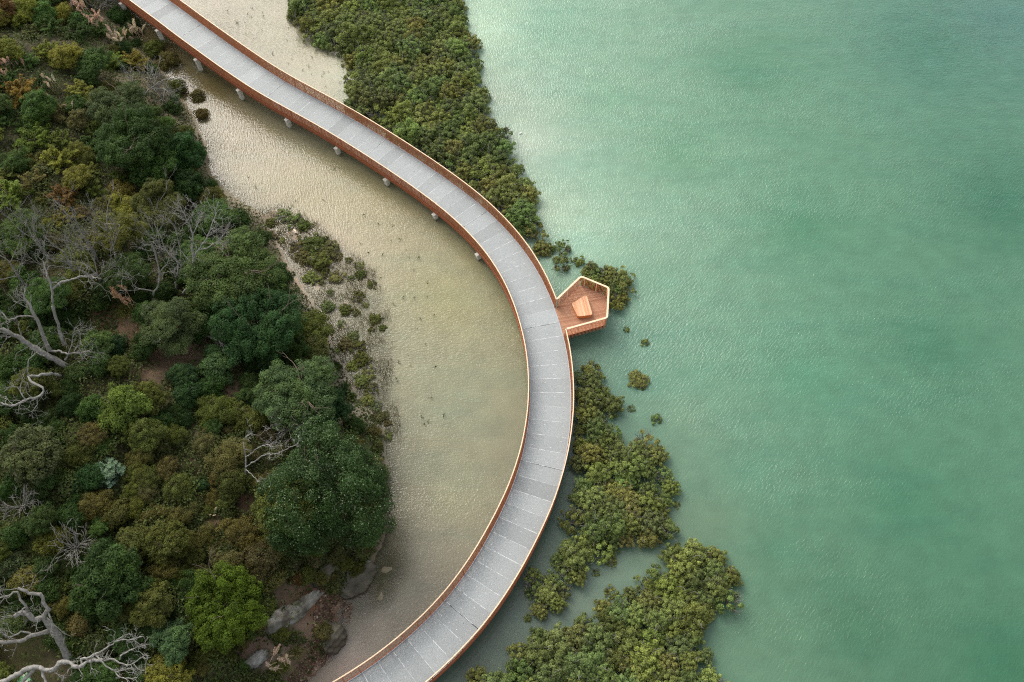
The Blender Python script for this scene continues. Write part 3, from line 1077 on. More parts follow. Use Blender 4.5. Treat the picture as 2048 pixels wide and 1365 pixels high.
def clumps(Rr, flat, n, cr, per, leaf, low=-0.25, jit=0.22, aspect=0.55, tonevar=0.28, up=0.5, holes=0.0, inner=0.25, bright=0.0):
    """a crown of leaf clumps on and within a lumpy dome"""
    k = np.arange(n * 2)
    z = 1 - (k + 0.5) / (n * 2) * 2
    ph = k * 2.399963 + rng.uniform(0, 6)
    d = np.stack([np.sqrt(1 - z * z) * np.cos(ph), np.sqrt(1 - z * z) * np.sin(ph), z], 1)
    d = d[d[:, 2] > low]
    d = d + rng.normal(size=d.shape) * 0.14
    d /= np.linalg.norm(d, axis=1)[:, None]
    if holes:
        d = d[rng.random(len(d)) > holes]
    lob = 1 + 0.16 * np.sin(3 * np.arctan2(d[:, 1], d[:, 0]) + rng.uniform(0, 6)) + 0.1 * np.sin(5 * np.arctan2(d[:, 1], d[:, 0]) + rng.uniform(0, 6))
    rad = Rr * rng.uniform(1 - jit, 1, len(d)) * lob
    cc = d * rad[:, None] * np.array((1, 1, flat))
    crs = cr * rng.uniform(0.65, 1.35, len(cc))
    Vs, Ts = [], []
    for c, dd, r_ in zip(cc, d, crs):
        m = max(8, int(per * (r_ / cr) ** 2))
        q = unit(m)
        q = q + dd * 0.55 + np.array((0, 0, 0.25))
        q /= np.linalg.norm(q, axis=1)[:, None]
        pos = c + q * r_ * rng.uniform(0.72, 1.05, m)[:, None] * np.array((1, 1, 0.85))
        Vs.append(leaf_quads(pos, q + np.array((0, 0, up)), leaf, aspect))
        ct = 1 + rng.normal() * tonevar * 0.55
        Ts.append(ct + rng.normal(size=m) * tonevar * 0.6)
    if Vs:
        # stray sprigs ragging the outline
        allc = np.concatenate([q.reshape(-1, 4, 3).mean(1) for q in Vs])
        k_ = rng.random(len(allc)) < 0.07
        sp_ = allc[k_]
        ln = np.linalg.norm(sp_, axis=1)[:, None] + 1e-6
        sp_ = sp_ + sp_ / ln * np.abs(rng.normal(size=(len(sp_), 1))) * Rr * 0.10
        Vs.append(leaf_quads(sp_, sp_ / ln + np.array((0, 0, 0.4)), leaf, aspect, 0.9))
        Ts.append(1.1 + rng.normal(size=len(sp_)) * tonevar * 0.5)
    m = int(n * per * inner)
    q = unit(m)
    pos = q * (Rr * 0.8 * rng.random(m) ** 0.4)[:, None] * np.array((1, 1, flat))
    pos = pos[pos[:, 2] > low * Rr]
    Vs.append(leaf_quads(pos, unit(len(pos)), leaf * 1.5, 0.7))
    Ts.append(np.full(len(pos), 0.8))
    T = np.clip(np.concatenate(Ts), 0.4, 1.7)
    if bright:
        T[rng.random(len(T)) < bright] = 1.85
    return np.vstack(Vs), T


def tube(pts, rad, n=5):
    pts = np.asarray(pts, float)
    m = len(pts)
    tg = np.gradient(pts, axis=0)
    tg /= np.linalg.norm(tg, axis=1)[:, None] + 1e-9
    ref = np.where(np.abs(tg[:, 2:3]) < 0.9, np.array([[0, 0, 1.0]]), np.array([[1.0, 0, 0]]))
    a = np.cross(tg, ref)
    a /= np.linalg.norm(a, axis=1)[:, None] + 1e-9
    b = np.cross(tg, a)
    th = np.arange(n) * 2 * math.pi / n
    V = pts[:, None] + (a[:, None] * np.cos(th)[None, :, None] + b[:, None] * np.sin(th)[None, :, None]) * np.asarray(rad)[:, None, None]
    V = V.reshape(-1, 3)
    i = np.arange(m - 1)[:, None] * n
    j = np.arange(n)[None]
    k = (np.arange(n)[None] + 1) % n
    Fq = np.stack([i + j, i + k, i + n + k, i + n + j], -1).reshape(-1, 4)
    return V, Fq


def join(parts):
    V, Fq, o = [], [], 0
    for v, f in parts:
        V.append(v)
        Fq.append(f + o)
        o += len(v)
    return np.vstack(V), np.vstack(Fq)


def grow(p, d, length, r, depth, parts, spread=0.6, wig=0.22, up=0.1, kids=(2, 4), minr=0.012, flatz=1.0):
    n = 6
    pts, rr = [np.array(p, float)], [r]
    d = np.array(d, float)
    d /= np.linalg.norm(d)
    for i in range(n):
        d = d + rng.normal(size=3) * wig * np.array((1, 1, flatz)) + np.array((0, 0, up * 0.3))
        d /= np.linalg.norm(d)
        pts.append(pts[-1] + d * length / n)
        rr.append(max(minr, r * (1 - 0.6 * (i + 1) / n)))
    parts.append(tube(pts, rr, 6 if r > 0.08 else 4))
    if depth > 0:
        for k in range(rng.integers(kids[0], kids[1] + 1)):
            i = rng.integers(2, n + 1)
            dd = pts[i] - pts[i - 1]
            dd /= np.linalg.norm(dd)
            dd = dd + unit(1)[0] * spread * np.array((1, 1, flatz))
            grow(pts[i], dd, length * rng.uniform(0.45, 0.75), max(minr, rr[i] * 0.7), depth - 1, parts, spread, wig, up, kids, minr, flatz)


def trunk_mesh(name, h, r, Rr, nb=5, mat='brown_bark', sz=0.5):
    parts = []
    pts = [np.array((0, 0, -0.6))]
    for i in range(5):
        pts.append(np.array((rng.normal() * 0.06 * h, rng.normal() * 0.06 * h, h * (i + 1) / 5)))
    parts.append(tube(pts, np.linspace(r * 1.25, r * 0.6, 6), 7))
    for k in range(nb):
        a = k * 2 * math.pi / nb + rng.uniform(-0.4, 0.4)
        d = np.array((math.cos(a), math.sin(a), rng.uniform(0.3, 0.9)))
        grow(pts[rng.integers(3, 6)], d, Rr * rng.uniform(0.6, 0.85), r * 0.5, 2, parts, 0.5, 0.15, 0.1, (1, 3), r * 0.06)
    return np_mesh(name, *join(parts), [mat], smooth=True)


def lobed(k, rl, cl, n, cr, per, leaf, flat=0.75, rise=0.3, tonevar=0.3, aspect=0.5, bright=0.0, holes=0.08):
    """an irregular crown of k overlapping domes at different heights"""
    Vs, Ts = [], []
    for i in range(k):
        if i == 0:
            c = np.array((rng.normal() * 0.1, rng.normal() * 0.1, 0.12))
        else:
            a = i * 2 * math.pi / (k - 1) + rng.uniform(-0.35, 0.35)
            r_ = cl * rng.uniform(0.8, 1.12)
            c = np.array((math.cos(a) * r_, math.sin(a) * r_, rng.uniform(-0.75, 0.45) * rise))
        rr_ = rl * rng.uniform(0.72, 1.2)
        V, T = clumps(rr_, flat, int(n * (rr_ / rl) ** 2), cr, per, leaf, -0.3, 0.4, aspect, tonevar, 0.5, holes, 0.2, bright)
        Vs.append(V + c)
        Ts.append(np.where(T > 1.8, T, np.clip(T * (1 + rng.normal() * 0.10), 0.4, 1.7)))
    return np.vstack(Vs), np.concatenate(Ts)


PROTO = {}


def proto(kind, crown, trunk=None):
    PROTO.setdefault(kind, []).append((crown, trunk))


STEM = lambda h, r, n, sp_: join([tube([(rng.normal() * 0.05, rng.normal() * 0.05, -0.5), (rng.normal() * 0.1, rng.normal() * 0.1, h * 0.4), (rng.normal() * sp_, rng.normal() * sp_, h)], [r, r * 0.8, r * 0.4], 5) for _ in range(n)])

# unit crowns have radius 1 (about 1 m of plan radius); size classes keep leaves at their real size
for i in range(4):      # large billowing broadleaf, real radius about 4 m
    V, T = lobed(9, 0.45, 0.60, 34, 0.125, 85, 0.046)
    proto('large', finish('crown', V, T, 'leaves'), trunk_mesh('trunk', 1.0, 0.06, 1.0))
for i in range(4):      # medium, about 2 m
    V, T = lobed(6, 0.50, 0.52, 26, 0.16, 80, 0.075, rise=0.4)
    proto('medium', finish('crown', V, T, 'leaves'), trunk_mesh('trunk', 1.0, 0.05, 0.9, 4))
for i in range(3):      # small rounded shrub, about 1.2 m
    V, T = lobed(4, 0.58, 0.42, 20, 0.22, 60, 0.105, rise=0.3)
    proto('small', finish('shrub', V, T, 'leaves', STEM(0.4, 0.04, 4, 0.25)))
for i in range(3):      # fine-leaved heathy shrub, soft outline
    V, T = lobed(5, 0.52, 0.46, 30, 0.17, 75, 0.068, flat=0.95, rise=0.45, aspect=0.35, tonevar=0.36)
    proto('fine', finish('shrub', V, T, 'leaves', STEM(0.5, 0.04, 5, 0.3)))
for i in range(3):      # flat layered pads of foliage
    Vs, Ts = [], []
    for k in range(11):
        a = k * 2.4 + rng.uniform(0, 0.5)
        r_ = math.sqrt((k + 0.5) / 11)
        V, T = clumps(0.36, 0.42, 14, 0.15, 130, 0.052, -0.2, 0.3, aspect=0.4, tonevar=0.26, up=0.9)
        Vs.append(V + np.array((math.cos(a) * r_ * 0.78, math.sin(a) * r_ * 0.78, rng.uniform(-0.2, 0.45) - 0.25 * r_)))
        Ts.append(np.clip(T + rng.normal() * 0.12, 0.4, 1.7))
    proto('pads', finish('crown', np.vstack(Vs), np.concatenate(Ts), 'leaves'), trunk_mesh('trunk', 0.9, 0.055, 1.0, 6, 'grey_bark'))
for i in range(3):      # mangrove bush: low, lumpy, leathery leaves and pale stems
    V, T = clumps(1, 0.60, 120, 0.145, 60, 0.085, -0.15, 0.55, aspect=0.6, tonevar=0.50, up=1.4, holes=0.22, inner=0.15)
    parts = []
    for k in range(7):
        a = rng.uniform(0, 6.28)
        grow((0, 0, -0.3), (math.cos(a) * 0.8, math.sin(a) * 0.8, 0.75), 0.95, 0.035, 1, parts, 0.6, 0.2, 0.2, (2, 3), 0.012)
    proto('mangrove', finish('mangrove_bush', V, T, 'mangrove_leaves', join(parts), 'grey_bark'))
for i in range(2):      # sparse mangrove
    V, T = clumps(1, 0.5, 22, 0.20, 60, 0.14, -0.05, 0.5, aspect=0.6, tonevar=0.35, up=0.7, holes=0.3, inner=0.02)
    parts = []
    for k in range(9):
        a = rng.uniform(0, 6.28)
        grow((0, 0, -0.3), (math.cos(a), math.sin(a), 0.5), 0.95, 0.035, 1, parts, 0.6, 0.2, 0.15, (2, 4), 0.014)
    proto('sparse_mangrove', finish('mangrove_bush', V, T, 'mangrove_leaves', join(parts), 'grey_bark'))


def spray_mesh(n, per, leaf, arch, mat='leaves', width=0.1, tip=0.0, tonevar=0.3, aspect=0.3, lo=0.2):
    Vs, Ts = [], []
    for k in range(n):
        a = rng.uniform(0, 2 * math.pi)
        el = rng.uniform(lo, 1.25)
        L = rng.uniform(0.75, 1.1)
        u = rng.random(per) ** 0.7
        rad = np.cos(el) * u * L
        zz = np.sin(el) * u * L * 1.1 - arch * (u ** 2) * L
        sdv = np.array((-math.sin(a), math.cos(a), 0))
        w = width * (1 - u * 0.75)
        pos = np.stack([np.cos(a) * rad, np.sin(a) * rad, zz], 1) + sdv * (rng.normal(size=per) * w)[:, None] + np.array((0, 0, 1)) * (rng.normal(size=per) * w * 0.6)[:, None]
        base = rng.normal(size=2) * 0.12
        pos[:, :2] += base
        Vs.append(leaf_quads(pos, np.array((0, 0, 1.0)) + 0.4 * np.stack([np.cos(a) * np.ones(per), np.sin(a) * np.ones(per), np.zeros(per)], 1), leaf, aspect, 0.45))
        Ts.append(1 + rng.normal() * tonevar * 0.6 + rng.normal(size=per) * tonevar * 0.5 + tip * u)
    return np.vstack(Vs), np.clip(np.concatenate(Ts), 0.4, 1.7)


for i in range(3):      # feathery upright sprays
    V, T = spray_mesh(46, 150, 0.115, 0.35, width=0.11, tip=0.25)
    proto('feather', finish('shrub', V, T, 'leaves', STEM(0.5, 0.03, 5, 0.2)))


def blades(n, L, w, arch, droop=1.0):
    """arching strap leaves as narrow strips"""
    Vs, Fs, o = [], [], 0
    m = 7
    for k in range(n):
        a = rng.uniform(0, 2 * math.pi)
        el = rng.uniform(0.5, 1.4)
        l = L * rng.uniform(0.7, 1.15)
        u = np.linspace(0, 1, m)
        rad = np.cos(el) * u * l
        zz = np.sin(el) * u * l - arch * u ** 2.2 * l
        sdv = np.array((-math.sin(a), math.cos(a), 0))
        c = np.stack([np.cos(a) * rad, np.sin(a) * rad, zz], 1) + np.array((*rng.normal(size=2) * 0.06, 0))
        ww = (w * (1 - u * 0.85))[:, None]
        Vs += [c - sdv * ww, c + sdv * ww]
        i = np.arange(m - 1)
        Fs.append(np.stack([o + i, o + i + 1, o + m + i + 1, o + m + i], 1))
        o += 2 * m
    return np.vstack(Vs), np.vstack(Fs)


for i in range(2):
    V, Fq = blades(170, 1.15, 0.016, 0.75)
    proto('tussock', np_mesh('tussock', V, Fq, ['leaves'], None, np.clip(1 + rng.normal(size=len(Fq)) * 0.3, 0.5, 1.7)))


def plume_mesh(n):
    Vs, Ts = [], []
    for k in range(1):
        pass
    u = rng.random(n)
    w = 0.19 * np.sin(np.pi * np.clip(u * 0.93 + 0.05, 0, 1)) ** 0.7
    ph = rng.uniform(0, 6.28, n)
    pos = np.stack([np.cos(ph) * w * rng.random(n) + u ** 2 * 0.35, np.sin(ph) * w * rng.random(n), u * 0.9], 1)
    return leaf_quads(pos, unit(n), 0.10, 0.35), np.clip(1 + rng.normal(size=n) * 0.25, 0.5, 1.6)


PLUMES = []
for i in range(3):
    V, T = plume_mesh(260)
    st = tube([(0, 0, -1.4), (0, 0, 0.0), (0.15, 0, 0.6)], [0.014, 0.012, 0.008], 4)
    PLUMES.append(finish('plume', V, T, 'plumes', st, 'pale_timber'))
for i in range(4):      # leafless twig bush
    parts = []
    for k in range(20):
        a = rng.uniform(0, 6.28)
        grow((rng.normal() * 0.08, rng.normal() * 0.08, -0.15), (math.cos(a), math.sin(a), rng.uniform(0.25, 1.4)), 0.95, 0.022, 2, parts, 0.5, 0.2, 0.05, (2, 3), 0.009)
    proto('twigs', np_mesh('twig_bush', *join(parts), ['grey_bark'], smooth=True))
for i in range(3):      # star-leaved pale shrub: rosettes
    Vs, Ts = [], []
    for k in range(70):
        d = unit(1)[0]
        d[2] = abs(d[2])
        c = d * rng.uniform(0.6, 1) * np.array((1, 1, 0.7))
        a = np.arange(8) * math.pi / 4 + rng.uniform(0, 1)
        for th in a:
            dirv = np.array((math.cos(th), math.sin(th), rng.uniform(-0.15, 0.3)))
            sdv = np.array((-math.sin(th), math.cos(th), 0))
            l = 0.17
            Vs.append(np.array([c, c + dirv * l * 0.5 + sdv * l * 0.18, c + dirv * l, c + dirv * l * 0.5 - sdv * l * 0.18]))
            Ts.append(1 + rng.normal() * 0.2)
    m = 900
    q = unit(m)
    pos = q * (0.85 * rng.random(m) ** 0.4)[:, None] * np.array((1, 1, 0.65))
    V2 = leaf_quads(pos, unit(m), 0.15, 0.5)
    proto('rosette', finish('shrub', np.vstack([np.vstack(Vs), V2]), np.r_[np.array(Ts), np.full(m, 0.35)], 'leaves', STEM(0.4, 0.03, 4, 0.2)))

C_L = dict(dark=(0.036, 0.066, 0.017), blue=(0.030, 0.066, 0.022), deep=(0.023, 0.044, 0.011), mid=(0.056, 0.096, 0.026), bright=(0.070, 0.112, 0.014), lime=(0.12, 0.165, 0.035),
           yellow=(0.145, 0.150, 0.030), gold=(0.165, 0.135, 0.028), olive=(0.080, 0.094, 0.022), brownish=(0.098, 0.090, 0.028), tan=(0.13, 0.112, 0.048), orange=(0.135, 0.085, 0.030),
           grey=(0.062, 0.082, 0.032), silver=(0.13, 0.19, 0.145), pale=(0.075, 0.135, 0.048), mang=(0.182, 0.208, 0.060), mang2=(0.145, 0.190, 0.062), red=(0.13, 0.045, 0.03), khaki=(0.10, 0.095, 0.035),
           pink=(0.52, 0.36, 0.27), cream=(0.55, 0.46, 0.33), rust=(0.34, 0.22, 0.13), straw=(0.20, 0.16, 0.09))
for k_ in ('dark', 'blue', 'deep', 'mid', 'olive', 'brownish', 'khaki', 'grey', 'yellow'):
    C_L[k_] = tuple(v * 1.18 for v in C_L[k_])


def surface(px, hc):
    """plan position where the sight line meets the land surface raised by hc"""
    d = rays([px])[0]
    z = hc
    for _ in range(14):
        p = at([px], z)[0]
        z = 0.5 * z + 0.5 * (max(land_h(p[None])[0], 0) + hc)
    return p, max(float(land_h(p[None])[0]), -0.1)


HT = dict(large=(1.05, 'tree'), medium=(0.95, 'tree'), pads=(1.0, 'tree'), small=(0.45, 'shrub'), fine=(0.5, 'shrub'), feather=(0.12, 'shrub'), mangrove=(0.35, 'shrub'), sparse_mangrove=(0.3, 'shrub'),
          tussock=(0.05, 'grass'), twigs=(0.1, 'shrub'), rosette=(0.4, 'shrub'))
NAMES = dict(large='broadleaf_tree', medium='small_tree', pads='layered_tree', small='shrub', fine='heath_shrub', feather='feathery_shrub', mangrove='mangrove_bush', sparse_mangrove='mangrove_bush',
             tussock='tussock_grass', twigs='leafless_shrub', rosette='rosette_shrub')
PLACED = []


def tint(c, var=0.10):
    k = 1 + rng.normal() * var
    return tuple(float(np.clip(v * k * (1 + rng.normal() * 0.05), 0.005, 0.9)) for v in c) + (1.0,)


def plant(kind, u, v, rpx, col, label, cat=None, group=None, tall=1.0, zs=1.0, name=None, idx=None, var=0.06):
    Rr = rpx / pxm(u, v)
    hc = HT[kind][0] * Rr * tall
    (x, y), h = surface((u, v), hc)
    ps = PROTO[kind]
    crown, trunk = ps[rng.integers(len(ps))] if idx is None else ps[idx % len(ps)]
    c = tint(C_L[col] if isinstance(col, str) else col, var)
    rz = rng.uniform(0, 6.28)
    nm = name or NAMES[kind]
    cat = cat or HT[kind][1]
    if trunk is not None:
        root = empty(nm, (x, y, h))
        o = link('crown', crown, root)
        o.location = (0, 0, hc)
        o.scale = (Rr, Rr, Rr * zs)
        o.rotation_euler = (0, 0, rz)
        o.color = c
        tr = link('trunk', trunk, root)
        tr.scale = (Rr, Rr, hc)
        tr.rotation_euler = (0, 0, rz)
    else:
        root = link(nm, crown)
        root.location = (x, y, h + hc * 0.75)
        root.scale = (Rr, Rr, Rr * zs)
        root.rotation_euler = (0, 0, rz)
        root.color = c
    tag(root, label, cat, group)
    PLACED.append((u, v, rpx))
    return root


# ------------------------------------------------------------------ plants: the ones that can be told apart
KEY = [
    # kind, u, v, radius px, colour, label, options
    ('large', 655, 985, 116, 'deep', 'huge dark glossy round tree at the tip of the headland beside the lagoon', dict(name='evergreen_tree', tall=0.62, zs=0.95)),
    ('medium', 575, 1005, 56, 'olive', 'olive brown rounded tree merging into the left flank of the huge glossy tree', dict(tall=1.75)),
    ('large', 440, 1215, 72, 'bright', 'bright yellow green tall billowing tree near the white rock face', dict(zs=1.15)),
    ('medium', 345, 1275, 42, 'pale', 'pale green open tree against the left side of the bright yellow green tree', {}),
    ('medium', 335, 1345, 44, 'yellow', 'yellow green leafy bush at the lower picture edge under the pale green tree', {}),
    ('medium', 240, 812, 46, 'lime', 'lime green rounded tree standing out in the dark middle of the slope', dict(zs=1.1)),
    ('medium', 292, 800, 34, 'olive', 'dull olive tree touching the right side of the lime green tree', {}),
    ('large', 600, 785, 74, 'pale', 'light green broad tree above the huge glossy tree, next to the saltmarsh', dict(zs=0.85)),
    ('medium', 655, 815, 40, 'blue', 'dark blue green tree filling the gap between light green broad tree and glossy tree', {}),
    ('large', 520, 640, 76, 'blue', 'deep blue green spreading tree at the shore bend left of the saltmarsh shrubs', {}),
    ('large', 470, 540, 82, 'mid', 'mid green wide canopied tree at the right of the white leafless tree', dict(zs=0.75)),
    ('medium', 545, 560, 46, 'dark', 'dark rounded tree at the forest edge directly beside the brown rushes', {}),
    ('medium', 575, 690, 44, 'dark', 'dark tree on the shore side of the deep blue green spreading tree', {}),
    ('medium', 620, 660, 46, 'olive', 'dark olive bush at the edge of the mud below the blue green spreading tree', dict(zs=0.7)),
    ('medium', 622, 705, 36, 'olive', 'smaller dark olive bush just above the light green broad tree', dict(zs=0.7)),
    ('pads', 312, 405, 46, 'olive', 'layered olive tree with flat foliage pads beneath the dark shore tree', {}),
    ('pads', 425, 430, 44, 'mid', 'layered mid green tree with flat pads behind the white leafless tree', {}),
    ('pads', 235, 460, 46, 'olive', 'layered dull green tree among the grey leafless trees', {}),
    ('pads', 30, 470, 46, 'mid', 'layered green tree at the left picture edge above the big dead tree', {}),
    ('pads', 400, 500, 40, 'mid', 'layered green tree around the foot of the white leafless tree', {}),
    ('pads', 90, 590, 40, 'mid', 'layered green tree growing through the upper limbs of the big dead tree', {}),
    ('pads', 250, 540, 44, 'dark', 'layered dark green tree left of the twin grey stems', {}),
    ('pads', 340, 650, 56, 'grey', 'grey green drooping tree above the bare earth path', {}),
    ('large', 272, 282, 66, 'dark', 'dark green spreading tree above the layered olive tree near the shore', {}),
    ('large', 240, 212, 52, 'grey', 'grey green domed tree with fine foliage uphill of the dark shore tree', {}),
    ('medium', 362, 305, 46, 'blue', 'blue green rounded tree overhanging the water at the forest edge', {}),
    ('medium', 365, 375, 46, 'deep', 'very dark bush under the forest edge where the mud flat begins', dict(tall=0.5)),
    ('medium', 300, 335, 46, 'dark', 'dark tree in front of the blue green shore tree', {}),
    ('feather', 268, 130, 34, 'gold', 'golden yellow feathery shrub below the pampas plumes near the water', {}),
    ('feather', 222, 130, 34, 'lime', 'fresh green feathery shrub left of the golden yellow shrub', {}),
    ('feather', 160, 190, 34, 'yellow', 'yellow green feathery shrub with upright tips beside the grey green domed tree', {}),
    ('feather', 45, 190, 40, 'gold', 'ochre feathery shrub near the left pampas plumes', {}),
    ('feather', 75, 285, 44, 'lime', 'light green plumed shrub in the upper left thicket', {}),
    ('feather', 120, 325, 40, 'yellow', 'yellow green plumed shrub right of the light green one', {}),
    ('feather', 25, 400, 44, 'lime', 'bright yellow green leafy shrub at the left picture edge', {}),
    ('feather', 130, 398, 36, 'orange', 'rusty orange dying shrub above the grey leafless trees', {}),
    ('feather', 70, 370, 34, 'brownish', 'brown tinged feathery shrub right of the bright left edge shrub', {}),
    ('feather', 130, 440, 30, 'gold', 'golden shrub glowing between the grey leafless trees', {}),
    ('feather', 185, 385, 32, 'olive', 'olive feathery shrub left of the layered olive tree', {}),
    ('medium', 8, 15, 26, 'orange', 'orange leaved tree cut by the upper left picture corner', {}),
    ('small', 238, 30, 24, 'dark', 'dark shrub beside the leafless grey shrub at the top bank', {}),
    ('small', 262, 55, 22, 'deep', 'very dark small shrub at the top bank near the first piers', {}),
    ('small', 352, 175, 22, 'olive', 'olive shrub on the bank next to the grey brush heap', {}),
    ('small', 345, 215, 20, 'dark', 'dark low shrub on the bank below the grey brush heap', {}),
    ('small', 395, 190, 16, 'khaki', 'khaki shrub at the waterline past the grey brush heap', {}),
    ('small', 402, 225, 16, 'brownish', 'brown shrub at the waterline above the blue green shore tree', {}),
    ('small', 305, 95, 24, 'olive', 'olive shrub just right of the pampas plumes at the bank', {}),
    ('small', 335, 120, 24, 'brownish', 'reddish brown low bush by the water below the piers', {}),
    ('rosette', 213, 948, 32, 'silver', 'silvery shrub of star shaped leaf rosettes among olive bushes', {}),
    ('small', 172, 955, 32, 'blue', 'blue green soft shrub touching the silvery rosette shrub', {}),
    ('medium', 60, 915, 54, 'grey', 'grey green fine leaved tree at the left of the slope below the white twisted branches', {}),
    ('medium', 290, 868, 36, 'olive', 'olive domed bush directly below the lime green tree', {}),
    ('fine', 276, 915, 26, 'brownish', 'small brown olive bush under the olive domed bush', {}),
    ('fine', 288, 955, 30, 'olive', 'upright olive bush right of the silvery rosette shrub', {}),
    ('fine', 333, 935, 26, 'brownish', 'brown topped bush between two olive bushes in the middle of the slope', {}),
    ('fine', 356, 975, 34, 'olive', 'olive bush with pale crown left of the small blue green shrub', {}),
    ('fine', 188, 1012, 34, 'brownish', 'brown olive bush below the blue green soft shrub', {}),
    ('fine', 265, 1018, 26, 'olive', 'small olive bush crowning the cluster above the roundest bush', {}),
    ('fine', 310, 1030, 26, 'khaki', 'khaki bush in the middle of the olive cluster', {}),
    ('fine', 352, 1032, 28, 'brownish', 'brown bush on the right rim of the olive cluster', {}),
    ('medium', 268, 1085, 38, 'olive', 'broad olive bush on the left of the olive cluster', {}),
    ('medium', 338, 1085, 40, 'olive', 'broad olive bush at the lower right of the olive cluster', {}),
    ('fine', 322, 1135, 32, 'brownish', 'lone round brown olive bush below the olive cluster', {}),
    ('small', 402, 968, 16, 'blue', 'small blue green shrub alone in the brown scrub', {}),
    ('fine', 452, 915, 44, 'khaki', 'khaki scrub bush left of the small white dead tree', {}),
    ('fine', 430, 820, 42, 'olive', 'olive bush above the khaki scrub, left of the arching bare branches', {}),
    ('fine', 500, 835, 42, 'olive', 'olive bush under the arching bare branches', {}),
    ('small', 432, 738, 36, 'pale', 'pale green shrub on the bare earth clearing', dict(tall=1.5)),
    ('small', 428, 705, 22, 'pale', 'smaller pale green shrub tucked above its twin on the earth clearing', dict(tall=1.5)),
    ('small', 370, 788, 29, 'blue', 'blue green shrub in front of the lime green tree clearing', dict(tall=1.4)),
    ('small', 228, 690, 24, 'blue', 'blue green shrub at the end of the earth path by the dead tree', {}),
    ('medium', 215, 1165, 66, 'dark', 'dark green tree with a few orange seed heads above the pale dead trunk', {}),
    ('medium', 300, 1210, 42, 'olive', 'olive green bush left of the bright yellow green tree', {}),
    ('small', 190, 1285, 28, 'grey', 'grey green shrub above the spreading bare branches', {}),
    ('small', 245, 1268, 26, 'pale', 'fresh green shrub right of the grey green shrub above the bare branches', {}),
    ('small', 15, 1250, 26, 'grey', 'grey green tuft growing on the pale dead trunk at the left edge', dict(tall=4.0)),
    ('small', 25, 1130, 34, 'grey', 'greyish bush at the left edge above the pale dead trunk', {}),
    ('medium', 205, 1350, 38, 'mid', 'mid green bush under the spreading bare branches at the lower edge', {}),
    ('tussock', 395, 1040, 26, 'grey', 'drooping grey green tussock on the bare strip beside the olive cluster', {}),
    ('tussock', 592, 1305, 32, 'khaki', 'flax like tussock on the bank above the gravel', {}),
    ('tussock', 552, 1335, 30, 'olive', 'darker tussock with pale seed heads at the foot of the bank', {}),
    ('tussock', 250, 622, 34, 'olive', 'green tussock under the tan pampas plumes by the earth path', {}),
    ('tussock', 85, 168, 46, 'deep', 'dark drooping tussock in the upper left thicket', {}),
    ('tussock', 20, 230, 34, 'dark', 'arching dark tussock at the left edge below the ochre shrub', {}),
    ('twigs', 195, 18, 40, 'grey', 'leafless grey shrub at the top of the bank', {}),
    ('twigs', 308, 172, 44, 'grey', 'heap of silvery dead brush on the bank by the dark shore tree', {}),
    ('twigs', 322, 200, 26, 'grey', 'brown dead brush at the lower end of the silvery heap', {}),
    ('twigs', 145, 1090, 40, 'grey', 'grey leafless twig bush in the dark green lower left', dict(tall=12)),
    ('twigs', 40, 1010, 30, 'grey', 'faint brown leafless twigs at the left of the silvery rosette shrub', dict(tall=8)),
    ('twigs', 495, 555, 26, 'grey', 'small leafless twigs sticking from the mid green wide canopy', dict(tall=40)),
    ('twigs', 575, 845, 40, 'grey', 'arching bare grey branches between light green tree and glossy tree', dict(tall=14)),
    ('small', 540, 1160, 30, 'khaki', 'khaki shrub on top of the white rock face', {}),
    ('small', 590, 1160, 16, 'orange', 'small orange tinged shrub at the right of the rock top', {}),
    ('small', 535, 1215, 22, 'olive', 'olive shrub on the left shoulder of the white rock', {}),
    ('fine', 520, 1115, 44, 'khaki', 'khaki brown scrub bush under the left flank of the glossy tree', {}),
    ('fine', 480, 1070, 40, 'brownish', 'brown scrub bush above the bright yellow green tree', {}),
    ('fine', 555, 1085, 38, 'olive', 'olive scrub bush at the lower left foot of the glossy tree', {}),
    ('fine', 450, 1120, 34, 'khaki', 'khaki scrub bush touching the top of the bright yellow green tree', {}),
    ('fine', 415, 890, 30, 'khaki', 'khaki bush with dry pink seed heads right of the olive domed bush', {}),
    ('fine', 470, 965, 38, 'olive', 'olive scrub bush below the khaki scrub', {}),
    ('small', 645, 1262, 20, 'khaki', 'grassy shrub growing on the boulder in the gravel', dict(tall=2.2)),
    # mangroves standing alone
    ('mangrove', 1085, 496, 21, 'mang', 'round mangrove bush alone beside the railing before the lookout', {}),
    ('sparse_mangrove', 1124, 496, 21, 'mang2', 'straggly half dead mangrove with bare white branches right of the round bush', {}),
    ('sparse_mangrove', 1124, 527, 22, 'mang2', 'low wide mangrove bush just above the lookout railing corner', {}),
    ('sparse_mangrove', 1158, 522, 14, 'mang', 'small thin mangrove between the low wide bush and the lookout thicket', {}),
    ('sparse_mangrove', 1253, 659, 8, 'mang', 'tiny mangrove sprig in the water right of the lookout', {}),
    ('sparse_mangrove', 1290, 685, 10, 'mang', 'tiny mangrove sprig farther out below the lookout', {}),
    ('mangrove', 1277, 758, 21, 'mang', 'small isolated mangrove bush in open water below the lookout', dict(zs=0.7)),
    ('sparse_mangrove', 1284, 774, 9, 'yellow', 'yellowish sprig at the foot of the isolated small mangrove', {}),
    ('sparse_mangrove', 1263, 817, 9, 'mang2', 'mangrove sprig midway between isolated bush and lower thicket', {}),
    ('sparse_mangrove', 1313, 838, 13, 'mang2', 'submerged looking mangrove sprig off the lower thicket', {}),
    ('sparse_mangrove', 1354, 1010, 9, 'mang', 'mangrove sprig at the outer edge of the lower thicket', {}),
    ('mangrove', 1055, 1237, 9, 'mang2', 'small round mangrove seedling bush in the shaded channel by the boardwalk', {}),
